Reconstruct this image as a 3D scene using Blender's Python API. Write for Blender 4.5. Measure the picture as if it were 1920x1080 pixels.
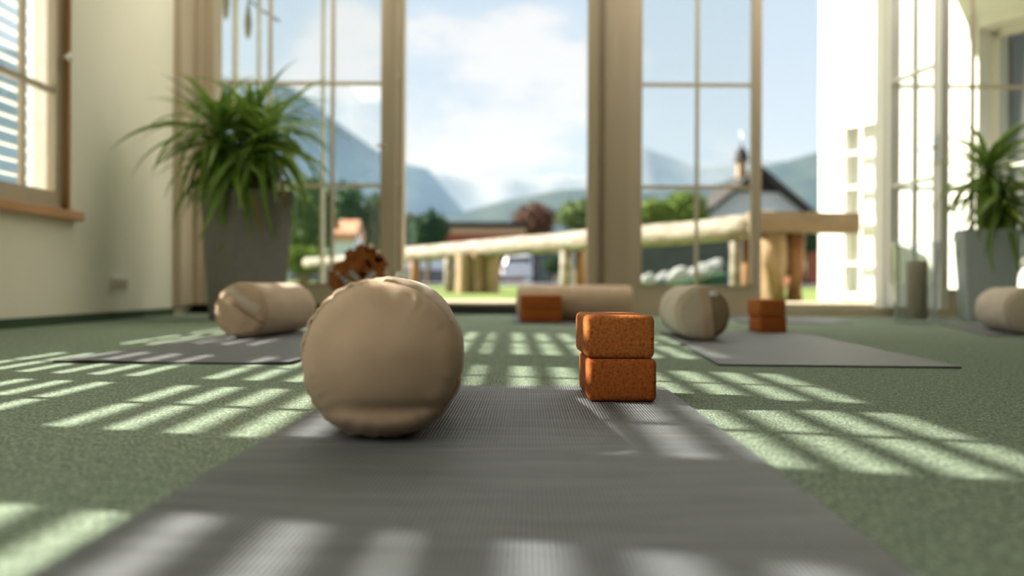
import bpy, bmesh, math, random
from mathutils import Vector, Matrix, noise, Quaternion

for o in list(bpy.data.objects):
    bpy.data.objects.remove(o)
SC = bpy.context.scene
COL = SC.collection
PI = math.pi
rnd = random.Random(7)

# ------------------------------------------------------------------ camera
cam_d = bpy.data.cameras.new('camera')
cam = bpy.data.objects.new('camera', cam_d)
COL.objects.link(cam)
SC.camera = cam
cam.location = (0, 0, 0.205)
ROLL = 0.30
cam.rotation_euler = (Matrix.Rotation(math.radians(90), 3, 'X') @ Matrix.Rotation(math.radians(ROLL), 3, 'Z')).to_euler()
cam_d.sensor_width = 36.0
cam_d.lens = 1850 / 1920 * 36.0
cam_d.shift_y = -4 / 1920
cam_d.clip_start = 0.02
cam_d.clip_end = 30000
cam_d.dof.use_dof = True
cam_d.dof.focus_distance = 1.74
cam_d.dof.aperture_fstop = 2.3
cam_d.dof.aperture_blades = 0

# ------------------------------------------------------------------ world
world = bpy.data.worlds.new('sky')
SC.world = world
world.use_nodes = True
wt = world.node_tree
for n in list(wt.nodes):
    wt.nodes.remove(n)
def wn(t, **k):
    n = wt.nodes.new(t)
    for a, b in k.items():
        setattr(n, a, b)
    return n
w_out = wn('ShaderNodeOutputWorld')
w_bg = wn('ShaderNodeBackground')
w_tc = wn('ShaderNodeTexCoord')
w_sep = wn('ShaderNodeSeparateXYZ')
wt.links.new(w_tc.outputs['Generated'], w_sep.inputs[0])
w_ramp = wn('ShaderNodeValToRGB')
cr = w_ramp.color_ramp
cr.elements[0].position = 0.0
cr.elements[0].color = (0.86, 0.88, 0.90, 1)
cr.elements[1].position = 1.0
cr.elements[1].color = (0.42, 0.58, 0.86, 1)
e = cr.elements.new(0.10); e.color = (0.77, 0.86, 0.95, 1)
e = cr.elements.new(0.28); e.color = (0.68, 0.81, 0.94, 1)
e = cr.elements.new(0.55); e.color = (0.50, 0.67, 0.90, 1)
wt.links.new(w_sep.outputs['Z'], w_ramp.inputs[0])
w_map = wn('ShaderNodeMapping')
w_map.inputs['Scale'].default_value = (1.0, 1.0, 2.6)
w_map.inputs['Location'].default_value = (0.37, 0.1, 0.22)
wt.links.new(w_tc.outputs['Generated'], w_map.inputs[0])
w_noise = wn('ShaderNodeTexNoise')
w_noise.inputs['Scale'].default_value = 5.5
w_noise.inputs['Detail'].default_value = 6.0
w_noise.inputs['Roughness'].default_value = 0.55
wt.links.new(w_map.outputs[0], w_noise.inputs['Vector'])
# one cumulus bank over the big mountain, one over the valley
def cloud_at(v, size, gain):
    d = wn('ShaderNodeVectorMath', operation='DISTANCE')
    d.inputs[1].default_value = Vector(v).normalized()
    wt.links.new(w_tc.outputs['Generated'], d.inputs[0])
    m = wn('ShaderNodeMapRange')
    m.inputs['From Min'].default_value = 0.0
    m.inputs['From Max'].default_value = size
    m.inputs['To Min'].default_value = gain
    m.inputs['To Max'].default_value = 0.0
    wt.links.new(d.outputs['Value'], m.inputs['Value'])
    return m.outputs[0]
c1 = cloud_at((-0.195, 1, 0.235), 0.085, 0.30)
c2 = cloud_at((-0.02, 1, 0.14), 0.24, 0.27)
ad = wn('ShaderNodeMath', operation='ADD')
wt.links.new(c1, ad.inputs[0]); wt.links.new(c2, ad.inputs[1])
ad2 = wn('ShaderNodeMath', operation='ADD')
wt.links.new(ad.outputs[0], ad2.inputs[0]); wt.links.new(w_noise.outputs['Fac'], ad2.inputs[1])
w_cl = wn('ShaderNodeMapRange', interpolation_type='SMOOTHSTEP')
w_cl.inputs['From Min'].default_value = 0.56
w_cl.inputs['From Max'].default_value = 0.74
wt.links.new(ad2.outputs[0], w_cl.inputs['Value'])
w_mix = wn('ShaderNodeMix', data_type='RGBA')
w_mix.inputs['B'].default_value = (1.02, 1.01, 1.0, 1)
wt.links.new(w_cl.outputs[0], w_mix.inputs['Factor'])
wt.links.new(w_ramp.outputs[0], w_mix.inputs['A'])
wt.links.new(w_mix.outputs['Result'], w_bg.inputs['Color'])
w_bg.inputs['Strength'].default_value = 0.88
wt.links.new(w_bg.outputs[0], w_out.inputs['Surface'])

# ------------------------------------------------------------------ sun
SHEAR, DROP = 0.305, 0.735
LAMP = 3.7
sun_d = bpy.data.lights.new('sun', 'SUN')
sun_d.energy = 17.5
sun_d.color = (1.0, 0.93, 0.80)
sun_d.angle = math.radians(0.53)
sun = bpy.data.objects.new('sun', sun_d)
COL.objects.link(sun)
sun.location = (-30, 15, 30)
sun.rotation_euler = Vector((1, -SHEAR, -DROP)).to_track_quat('-Z', 'Y').to_euler()

SC.view_settings.view_transform = 'Standard'
SC.view_settings.look = 'None'
SC.view_settings.gamma = 1.0
SC.view_settings.use_curve_mapping = False
SC.view_settings.exposure = 0.0
SC.cycles.max_bounces = 10
SC.cycles.diffuse_bounces = 6
SC.cycles.transparent_max_bounces = 24
SC.cycles.transmission_bounces = 8
SC.cycles.caustics_reflective = False
SC.cycles.caustics_refractive = False
SC.cycles.sample_clamp_indirect = 6.0
SC.cycles.use_denoising = True

# ------------------------------------------------------------------ materials
def mat(name, color, rough=0.7, color2=None, scale=20.0, bump=0.0, bump_scale=None, stretch=(1, 1, 1),
        metal=0.0, lo=0.35, hi=0.65, detail=4.0, spec=0.5, sheen=0.0, kind='noise', translucent=0.0, bump_dist=0.002):
    m = bpy.data.materials.new(name)
    m.use_nodes = True
    nt = m.node_tree
    b = nt.nodes['Principled BSDF']
    b.inputs['Base Color'].default_value = (*color, 1)
    b.inputs['Roughness'].default_value = rough
    b.inputs['Metallic'].default_value = metal
    b.inputs['Specular IOR Level'].default_value = spec
    if sheen:
        b.inputs['Sheen Weight'].default_value = sheen
        b.inputs['Sheen Roughness'].default_value = 0.5
    tc = nt.nodes.new('ShaderNodeTexCoord')
    mp = nt.nodes.new('ShaderNodeMapping')
    mp.inputs['Scale'].default_value = stretch
    nt.links.new(tc.outputs['Object'], mp.inputs[0])
    def tex(sc):
        if kind == 'voronoi':
            t = nt.nodes.new('ShaderNodeTexVoronoi'); t.inputs['Scale'].default_value = sc
            out = t.outputs['Distance']
        else:
            t = nt.nodes.new('ShaderNodeTexNoise'); t.inputs['Scale'].default_value = sc
            t.inputs['Detail'].default_value = detail
            out = t.outputs['Fac']
        nt.links.new(mp.outputs[0], t.inputs['Vector'])
        return out
    if color2 is not None:
        o = tex(scale)
        r = nt.nodes.new('ShaderNodeValToRGB')
        r.color_ramp.elements[0].position = lo; r.color_ramp.elements[0].color = (*color, 1)
        r.color_ramp.elements[1].position = hi; r.color_ramp.elements[1].color = (*color2, 1)
        nt.links.new(o, r.inputs[0])
        nt.links.new(r.outputs[0], b.inputs['Base Color'])
    if bump:
        o = tex(bump_scale or scale)
        bp = nt.nodes.new('ShaderNodeBump')
        bp.inputs['Strength'].default_value = bump
        bp.inputs['Distance'].default_value = bump_dist
        nt.links.new(o, bp.inputs['Height'])
        nt.links.new(bp.outputs[0], b.inputs['Normal'])
    if translucent:
        tr = nt.nodes.new('ShaderNodeBsdfTranslucent')
        mx = nt.nodes.new('ShaderNodeMixShader'); mx.inputs[0].default_value = translucent
        src = b.inputs['Base Color'].links
        if src:
            nt.links.new(src[0].from_socket, tr.inputs['Color'])
        else:
            tr.inputs['Color'].default_value = (*color, 1)
        nt.links.new(b.outputs[0], mx.inputs[1]); nt.links.new(tr.outputs[0], mx.inputs[2])
        nt.links.new(mx.outputs[0], nt.nodes['Material Output'].inputs['Surface'])
    return m

def glass_mat(name, tint=(0.97, 0.985, 0.98), ior=1.5, boost=1.0, power=5.0):
    m = bpy.data.materials.new(name)
    m.use_nodes = True
    nt = m.node_tree
    nt.nodes.remove(nt.nodes['Principled BSDF'])
    t = nt.nodes.new('ShaderNodeBsdfTransparent'); t.inputs[0].default_value = (*tint, 1)
    g = nt.nodes.new('ShaderNodeBsdfGlossy'); g.inputs['Roughness'].default_value = 0.0
    g.inputs['Color'].default_value = (boost, boost, boost, 1)
    lw = nt.nodes.new('ShaderNodeLayerWeight'); lw.inputs['Blend'].default_value = 0.5
    p5 = nt.nodes.new('ShaderNodeMath'); p5.operation = 'POWER'; p5.inputs[1].default_value = power
    nt.links.new(lw.outputs['Facing'], p5.inputs[0])
    f = nt.nodes.new('ShaderNodeMath'); f.operation = 'MULTIPLY_ADD'; f.inputs[1].default_value = 0.96; f.inputs[2].default_value = 0.04
    nt.links.new(p5.outputs[0], f.inputs[0])
    mx = nt.nodes.new('ShaderNodeMixShader')
    nt.links.new(f.outputs[0], mx.inputs[0]); nt.links.new(t.outputs[0], mx.inputs[1]); nt.links.new(g.outputs[0], mx.inputs[2])
    nt.links.new(mx.outputs[0], nt.nodes['Material Output'].inputs['Surface'])
    return m

def mat_yoga(name, c1, c2, pitch=0.0046):
    """woven PVC: a fine grid of raised cells with mottled colour"""
    m = mat(name, c1, 0.52, spec=0.5)
    nt = m.node_tree; b = nt.nodes['Principled BSDF']
    tc = nt.nodes['Texture Coordinate']
    sp = nt.nodes.new('ShaderNodeSeparateXYZ'); nt.links.new(tc.outputs['Object'], sp.inputs[0])
    def wave(sock, p):
        a = nt.nodes.new('ShaderNodeMath'); a.operation = 'MULTIPLY'; a.inputs[1].default_value = 2 * PI / p
        nt.links.new(sock, a.inputs[0])
        s = nt.nodes.new('ShaderNodeMath'); s.operation = 'SINE'; nt.links.new(a.outputs[0], s.inputs[0])
        return s.outputs[0]
    wx, wy = wave(sp.outputs['X'], pitch), wave(sp.outputs['Y'], pitch * 1.25)
    mul = nt.nodes.new('ShaderNodeMath'); mul.operation = 'MULTIPLY'
    nt.links.new(wx, mul.inputs[0]); nt.links.new(wy, mul.inputs[1])
    sm = nt.nodes.new('ShaderNodeMath'); sm.operation = 'ADD'
    nt.links.new(wx, sm.inputs[0]); nt.links.new(mul.outputs[0], sm.inputs[1])
    nz = nt.nodes.new('ShaderNodeTexNoise'); nz.inputs['Scale'].default_value = 1.0; nz.inputs['Detail'].default_value = 5
    mp = nt.nodes.new('ShaderNodeMapping'); mp.inputs['Scale'].default_value = (6, 40, 6)
    nt.links.new(tc.outputs['Object'], mp.inputs[0]); nt.links.new(mp.outputs[0], nz.inputs['Vector'])
    mr = nt.nodes.new('ShaderNodeMapRange')
    mr.inputs['From Min'].default_value = -1.6; mr.inputs['From Max'].default_value = 1.6
    mr.inputs['To Min'].default_value = -0.35; mr.inputs['To Max'].default_value = 0.35
    nt.links.new(sm.outputs[0], mr.inputs['Value'])
    ad = nt.nodes.new('ShaderNodeMath'); ad.operation = 'ADD'; ad.use_clamp = True
    nt.links.new(nz.outputs['Fac'], ad.inputs[0]); nt.links.new(mr.outputs[0], ad.inputs[1])
    mx = nt.nodes.new('ShaderNodeMix'); mx.data_type = 'RGBA'
    mx.inputs['A'].default_value = (*c1, 1); mx.inputs['B'].default_value = (*c2, 1)
    nt.links.new(ad.outputs[0], mx.inputs['Factor']); nt.links.new(mx.outputs['Result'], b.inputs['Base Color'])
    bp = nt.nodes.new('ShaderNodeBump'); bp.inputs['Strength'].default_value = 0.6; bp.inputs['Distance'].default_value = 0.0012
    nt.links.new(sm.outputs[0], bp.inputs['Height']); nt.links.new(bp.outputs[0], b.inputs['Normal'])
    return m

def mat_carpet():
    m = mat('green_carpet', (0.1, 0.14, 0.09), 0.95, spec=0.1, sheen=0.0)
    nt = m.node_tree; b = nt.nodes['Principled BSDF']; tc = nt.nodes['Texture Coordinate']
    def nz(scale, det, rough=0.6):
        t = nt.nodes.new('ShaderNodeTexNoise'); t.inputs['Scale'].default_value = scale
        t.inputs['Detail'].default_value = det; t.inputs['Roughness'].default_value = rough
        nt.links.new(tc.outputs['Object'], t.inputs['Vector']); return t.outputs['Fac']
    mpc = nt.nodes.new('ShaderNodeMapping'); mpc.inputs['Scale'].default_value = (1.0, 0.45, 1.0)
    nt.links.new(tc.outputs['Object'], mpc.inputs[0])
    fine = nz(230, 3, 0.7)
    fine.node.id_data.links.new(mpc.outputs[0], fine.node.inputs['Vector'])
    mid = nz(45, 4)
    rp = nt.nodes.new('ShaderNodeValToRGB')
    els = rp.color_ramp.elements
    els[0].position = 0.34; els[0].color = (0.075, 0.102, 0.080, 1)
    els[1].position = 0.66; els[1].color = (0.52, 0.59, 0.46, 1)
    x = els.new(0.47); x.color = (0.20, 0.252, 0.192, 1)
    x = els.new(0.55); x.color = (0.30, 0.37, 0.282, 1)
    mxx = nt.nodes.new('ShaderNodeMix'); mxx.data_type = 'FLOAT'; mxx.inputs['Factor'].default_value = 0.22
    nt.links.new(fine, mxx.inputs['A']); nt.links.new(mid, mxx.inputs['B'])
    nt.links.new(mxx.outputs['Result'], rp.inputs[0]); nt.links.new(rp.outputs[0], b.inputs['Base Color'])
    bp = nt.nodes.new('ShaderNodeBump'); bp.inputs['Strength'].default_value = 0.7; bp.inputs['Distance'].default_value = 0.006
    nt.links.new(fine, bp.inputs['Height']); nt.links.new(bp.outputs[0], b.inputs['Normal'])
    return m

M = {}
M['carpet'] = mat_carpet()
M['carpet_edge'] = mat('carpet_edge', (0.045, 0.075, 0.045), 0.95, (0.08, 0.12, 0.07), 200, spec=0.1)
M['wall'] = mat('cream_wall', (0.86, 0.82, 0.69), 0.85, (0.88, 0.84, 0.71), 3, bump=0.15, bump_scale=150, spec=0.2)
M['ceiling'] = mat('white_ceiling', (0.86, 0.84, 0.79), 0.9, (0.88, 0.86, 0.81), 2)
M['frame'] = mat('painted_frame', (0.48, 0.40, 0.285), 0.5, (0.52, 0.43, 0.31), 6, stretch=(1, 1, 0.15), spec=0.4)
M['frame_white'] = mat('white_paint', (0.82, 0.80, 0.74), 0.5, (0.86, 0.84, 0.78), 4)
M['rebate'] = mat('brown_rebate', (0.30, 0.15, 0.06), 0.6, (0.36, 0.19, 0.08), 12, stretch=(1, 1, 0.1))
M['sill'] = mat('orange_wood', (0.50, 0.25, 0.10), 0.45, (0.60, 0.32, 0.14), 9, stretch=(8, 0.4, 8))
M['sill_stone'] = mat('pale_stone', (0.42, 0.36, 0.27), 0.7, (0.48, 0.42, 0.32), 15)
M['black'] = mat('black_grille', (0.012, 0.012, 0.012), 0.6, (0.02, 0.02, 0.02), 40)
M['glass'] = glass_mat('window_glass')
M['vase_glass'] = glass_mat('vase_glass', (0.93, 0.95, 0.95), 1.5, power=2.2)
M['metal'] = mat('brushed_metal', (0.55, 0.54, 0.52), 0.3, (0.65, 0.64, 0.62), 60, metal=1.0)
M['knob'] = mat('white_knob', (0.8, 0.77, 0.68), 0.35, (0.84, 0.8, 0.72), 10)
M['slat'] = mat('slat_paint', (0.80, 0.81, 0.79), 0.5, (0.84, 0.85, 0.83), 10)
M['mat'] = mat_yoga('woven_mat', (0.032, 0.037, 0.043), (0.225, 0.24, 0.265))
M['mat_grey'] = mat_yoga('woven_mat_grey', (0.065, 0.070, 0.080), (0.20, 0.205, 0.22))
M['mat_edge'] = mat('mat_edge', (0.02, 0.02, 0.022), 0.7, (0.03, 0.03, 0.03), 50)
M['bolster'] = mat('beige_cotton', (0.55, 0.40, 0.28), 0.9, (0.60, 0.44, 0.315), 14, bump=0.25, bump_scale=700, spec=0.15, sheen=0.2, bump_dist=0.0006)
M['bolster_pale'] = mat('pale_cotton', (0.56, 0.47, 0.37), 0.9, (0.62, 0.52, 0.41), 14, bump=0.25, bump_scale=700, spec=0.15, sheen=0.2, bump_dist=0.0006)
M['strap'] = mat('brown_strap', (0.30, 0.21, 0.14), 0.9, (0.35, 0.25, 0.17), 200, spec=0.1)
M['tag'] = mat('white_tag', (0.78, 0.77, 0.74), 0.7, (0.82, 0.81, 0.78), 40)
def cork(name, a, b_, c):
    m = mat(name, a, 0.85, spec=0.2)
    nt = m.node_tree; b = nt.nodes['Principled BSDF']; tc = nt.nodes['Texture Coordinate']
    v = nt.nodes.new('ShaderNodeTexVoronoi'); v.inputs['Scale'].default_value = 260
    n = nt.nodes.new('ShaderNodeTexNoise'); n.inputs['Scale'].default_value = 190; n.inputs['Detail'].default_value = 3
    nt.links.new(tc.outputs['Object'], v.inputs['Vector']); nt.links.new(tc.outputs['Object'], n.inputs['Vector'])
    r = nt.nodes.new('ShaderNodeValToRGB')
    r.color_ramp.elements[0].position = 0.30; r.color_ramp.elements[0].color = (*c, 1)
    r.color_ramp.elements[1].position = 0.66; r.color_ramp.elements[1].color = (*b_, 1)
    x = r.color_ramp.elements.new(0.43); x.color = (*a, 1)
    nt.links.new(n.outputs['Fac'], r.inputs[0])
    mx = nt.nodes.new('ShaderNodeMix'); mx.data_type = 'RGBA'; mx.blend_type = 'MULTIPLY'; mx.inputs['Factor'].default_value = 0.18
    nt.links.new(r.outputs[0], mx.inputs['A']); nt.links.new(v.outputs['Color'], mx.inputs['B'])
    nt.links.new(mx.outputs['Result'], b.inputs['Base Color'])
    bp = nt.nodes.new('ShaderNodeBump'); bp.inputs['Strength'].default_value = 0.4; bp.inputs['Distance'].default_value = 0.001
    nt.links.new(n.outputs['Fac'], bp.inputs['Height']); nt.links.new(bp.outputs[0], b.inputs['Normal'])
    return m
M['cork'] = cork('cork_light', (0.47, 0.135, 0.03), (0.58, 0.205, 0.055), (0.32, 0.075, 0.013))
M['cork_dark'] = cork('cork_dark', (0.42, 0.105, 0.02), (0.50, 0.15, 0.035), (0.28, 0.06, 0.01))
M['pot'] = mat('grey_planter', (0.21, 0.20, 0.185), 0.55, (0.23, 0.22, 0.205), 30, bump=0.1, bump_scale=200)
M['pot_blue'] = mat('grey_planter_cool', (0.48, 0.545, 0.57), 0.55, (0.51, 0.575, 0.60), 30, bump=0.1, bump_scale=200)
M['soil'] = mat('soil', (0.03, 0.02, 0.012), 0.95, (0.06, 0.04, 0.025), 60, bump=0.6, bump_dist=0.01)
M['stem'] = mat('cane_bark', (0.16, 0.12, 0.06), 0.85, (0.22, 0.17, 0.09), 30)
def leafm(n, a, b):
    return mat(n, a, 0.45, b, 5, spec=0.5, translucent=0.32)
M['leaf'] = [leafm('leaf_mid', (0.17, 0.28, 0.035), (0.25, 0.37, 0.05)),
             leafm('leaf_dark', (0.075, 0.16, 0.03), (0.12, 0.22, 0.04)),
             leafm('leaf_bright', (0.20, 0.33, 0.06), (0.27, 0.40, 0.09))]
M['leaf_dry'] = leafm('leaf_dry', (0.36, 0.20, 0.05), (0.30, 0.25, 0.06))
M['rust'] = mat('rusty_steel', (0.20, 0.055, 0.014), 0.85, (0.34, 0.11, 0.025), 25, bump=0.5, bump_scale=180, spec=0.2)
M['ball'] = mat('highlight_brass', (0.55, 0.35, 0.20), 0.28, (0.6, 0.4, 0.25), 10, metal=1.0)
M['candle_white'] = mat('white_wax', (0.80, 0.80, 0.78), 0.5, (0.84, 0.84, 0.82), 10)
M['candle_taupe'] = mat('taupe_wax', (0.40, 0.34, 0.25), 0.55, (0.44, 0.37, 0.27), 12)
M['wick'] = mat('wick', (0.03, 0.03, 0.03), 0.9)
M['log'] = mat('peeled_log', (0.20, 0.16, 0.11), 0.75, (0.36, 0.32, 0.255), 7, stretch=(1.2, 0.5, 3), bump=0.5, bump_scale=30, bump_dist=0.01)
M['log_orange'] = mat('orange_log', (0.26, 0.11, 0.045), 0.75, (0.36, 0.20, 0.09), 9, stretch=(3, 3, 0.3), bump=0.4, bump_dist=0.01)
M['log_tan'] = mat('tan_log', (0.22, 0.14, 0.06), 0.75, (0.36, 0.25, 0.13), 9, stretch=(4, 4, 0.3), bump=0.4, bump_dist=0.01)
M['beam'] = mat('hewn_beam', (0.19, 0.135, 0.08), 0.75, (0.27, 0.20, 0.125), 8, stretch=(0.5, 3, 3), bump=0.5, bump_dist=0.01)
M['lawn'] = mat('lawn', (0.12, 0.18, 0.045), 0.95, (0.21, 0.255, 0.085), 3, spec=0.1)
M['paving'] = mat('pale_bounce_paving', (0.66, 0.62, 0.55), 0.9, (0.72, 0.68, 0.61), 8)
M['added_panelling'] = mat('added_brown_panelling', (0.11, 0.055, 0.025), 0.6, (0.16, 0.085, 0.04), 6, stretch=(4, 4, 0.3))  # brown panelling added on the unseen walls to keep their bounce light dim
M['render_white'] = mat('white_render', (0.85, 0.84, 0.78), 0.9, (0.88, 0.87, 0.81), 5, bump=0.2, bump_scale=60)
M['room_dark'] = mat('room_beyond', (0.45, 0.44, 0.36), 0.9, (0.5, 0.49, 0.41), 3)

# ------------------------------------------------------------------ geometry helpers
class MB:
    """collects shapes into one bmesh"""
    def __init__(self):
        self.bm = bmesh.new()
    def quad_strip(self, rows, closed=False, smooth=True):
        bm = self.bm
        vs = [[bm.verts.new(p) for p in r] for r in rows]
        n = len(rows[0])
        for i in range(len(rows) - 1):
            for j in range(n if closed else n - 1):
                k = (j + 1) % n
                f = bm.faces.new((vs[i][j], vs[i][k], vs[i + 1][k], vs[i + 1][j]))
                f.smooth = smooth
        return vs
    def box(self, x0, x1, y0, y1, z0, z1, rot=None, at=None):
        ps = [Vector((x, y, z)) for z in (z0, z1) for y in (y0, y1) for x in (x0, x1)]
        if rot is not None:
            ps = [rot @ p for p in ps]
        if at is not None:
            ps = [p + Vector(at) for p in ps]
        v = [self.bm.verts.new(p) for p in ps]
        for q in ((0, 2, 3, 1), (4, 5, 7, 6), (0, 1, 5, 4), (2, 6, 7, 3), (0, 4, 6, 2), (1, 3, 7, 5)):
            self.bm.faces.new([v[i] for i in q])
        return self
    def tube(self, pts, rad, n=12, cap=True, jitter=0.0, seed=0.0):
        pts = [Vector(p) for p in pts]
        if not hasattr(rad, '__len__'):
            rad = [rad] * len(pts)
        rows = []
        up = Vector((0, 0, 1))
        for i, p in enumerate(pts):
            d = (pts[min(i + 1, len(pts) - 1)] - pts[max(i - 1, 0)]).normalized()
            a = d.cross(up)
            if a.length < 0.01:
                a = d.cross(Vector((0, 1, 0)))
            a.normalize(); b = a.cross(d).normalized()
            row = []
            for j in range(n):
                t = 2 * PI * j / n
                r = rad[i]
                if jitter:
                    r *= 1 + jitter * noise.noise(Vector((math.cos(t) * 1.3 + seed, math.sin(t) * 1.3, i * 0.7 + seed)))
                row.append(p + a * math.cos(t) * r + b * math.sin(t) * r)
            rows.append(row)
        vs = self.quad_strip(rows, closed=True)
        if cap:
            for ring in (vs[0], vs[-1]):
                try:
                    self.bm.faces.new(ring)
                except ValueError:
                    pass
        return self
    def lathe(self, prof, n=32, at=(0, 0, 0), cap=False):
        rows = [[Vector((at[0] + r * math.cos(2 * PI * j / n), at[1] + r * math.sin(2 * PI * j / n), at[2] + z)) for j in range(n)] for r, z in prof]
        vs = self.quad_strip(rows, closed=True)
        if cap:
            self.bm.faces.new(vs[0]); self.bm.faces.new(vs[-1])
        return self
    def ball(self, c, r, sub=2, sq=(1, 1, 1), jit=0.0, seed=0):
        res = bmesh.ops.create_icosphere(self.bm, subdivisions=sub, radius=1.0)
        for v in res['verts']:
            p = v.co.copy()
            k = 1 + (jit * noise.noise(p * 1.8 + Vector((seed, seed * 0.7, 0))) if jit else 0)
            v.co = Vector((c[0] + p.x * r * sq[0] * k, c[1] + p.y * r * sq[1] * k, c[2] + p.z * r * sq[2] * k))
            for f in v.link_faces:
                f.smooth = True
        return self
    def bevel(self, w, seg=2):
        bmesh.ops.bevel(self.bm, geom=list(self.bm.edges), offset=w, segments=seg, profile=0.5, affect='EDGES')
        return self
    def mesh(self, name, material):
        bmesh.ops.recalc_face_normals(self.bm, faces=list(self.bm.faces))
        me = bpy.data.meshes.new(name)
        self.bm.to_mesh(me); self.bm.free()
        me.materials.append(material)
        return me
    def build(self, name, material, parent=None, loc=(0, 0, 0), rot=(0, 0, 0)):
        return link(name, self.mesh(name, material), parent, loc, rot)

def link(name, me, parent=None, loc=(0, 0, 0), rot=(0, 0, 0)):
    o = bpy.data.objects.new(name, me)
    COL.objects.link(o)
    o.location = loc; o.rotation_euler = rot
    if parent is not None:
        o.parent = parent
    return o

def tag(o, label=None, cat=None, group=None, kind=None):
    if label: o['label'] = label
    if cat: o['category'] = cat
    if group: o['group'] = group
    if kind: o['kind'] = kind
    return o

def thing(name, label, cat, loc=(0, 0, 0), rz=0.0, group=None):
    o = bpy.data.objects.new(name, None)
    COL.objects.link(o)
    o.empty_display_size = 0.05
    o.location = loc; o.rotation_euler = (0, 0, rz)
    return tag(o, label, cat, group)

def struct(name, mb, material, label=None):
    o = mb.build(name, material)
    o['kind'] = 'structure'
    if label: o['label'] = label
    return o

def struct_root(name, label=None, loc=(0, 0, 0), rz=0.0):
    o = bpy.data.objects.new(name, None)
    COL.objects.link(o)
    o.location = loc; o.rotation_euler = (0, 0, rz)
    o['kind'] = 'structure'
    if label: o['label'] = label
    return o

# ------------------------------------------------------------------ the room
XL, XR, YB, YN, HC = -2.27, 4.30, 7.0, -6.0, 2.95      # left wall, right wall, glazed wall, near wall, ceiling
WT = 0.19                                              # left wall thickness
struct('floor', MB().box(XL - WT, XR, YN, YB + 0.02, -0.06, 0.0), M['carpet'], 'green speckled carpet floor')
struct('ceiling', MB().box(XL - WT, XR + 0.15, YN - 0.15, YB + 0.15, HC, HC + 0.15), M['ceiling'])
struct('wall_front', MB().box(XL - WT, XR + 0.15, YN - 0.15, YN, 0, HC), M['added_panelling'])
struct('wall_right', MB().box(XR, XR + 0.15, YN, YB + 0.15, 0, HC), M['added_panelling'])
struct('wall_back', MB().box(XL - WT, XR, YB, YB + 0.15, 2.56, HC), M['wall'])

# left wall; its last three windows are unseen, added to let in light
WINS = [(3.60, 5.07), (1.85, 3.32), (0.10, 1.57), (-1.65, -0.18), (-3.40, -1.93), (-5.15, -3.68)]
ZB, ZT = 0.575, 2.27
mb = MB()
ys = sorted([v for w in WINS for v in w])
edges = [YN] + ys + [YB + 0.15]
for i in range(0, len(edges), 2):
    mb.box(XL - WT, XL, edges[i], edges[i + 1], 0, HC)
for a, b in WINS:
    mb.box(XL - WT, XL, a, b, 0, ZB if b > 0 else 0.08)
    mb.box(XL - WT, XL, a, b, ZT if b > 0 else 2.75, HC)
struct('wall_left', mb, M['wall'], 'cream left wall with a row of windows')
struct('baseboard_left', MB().box(XL, XL + 0.012, YN, 6.6, 0, 0.045), M['carpet_edge'], 'dark green carpet skirting along the left wall')

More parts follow.
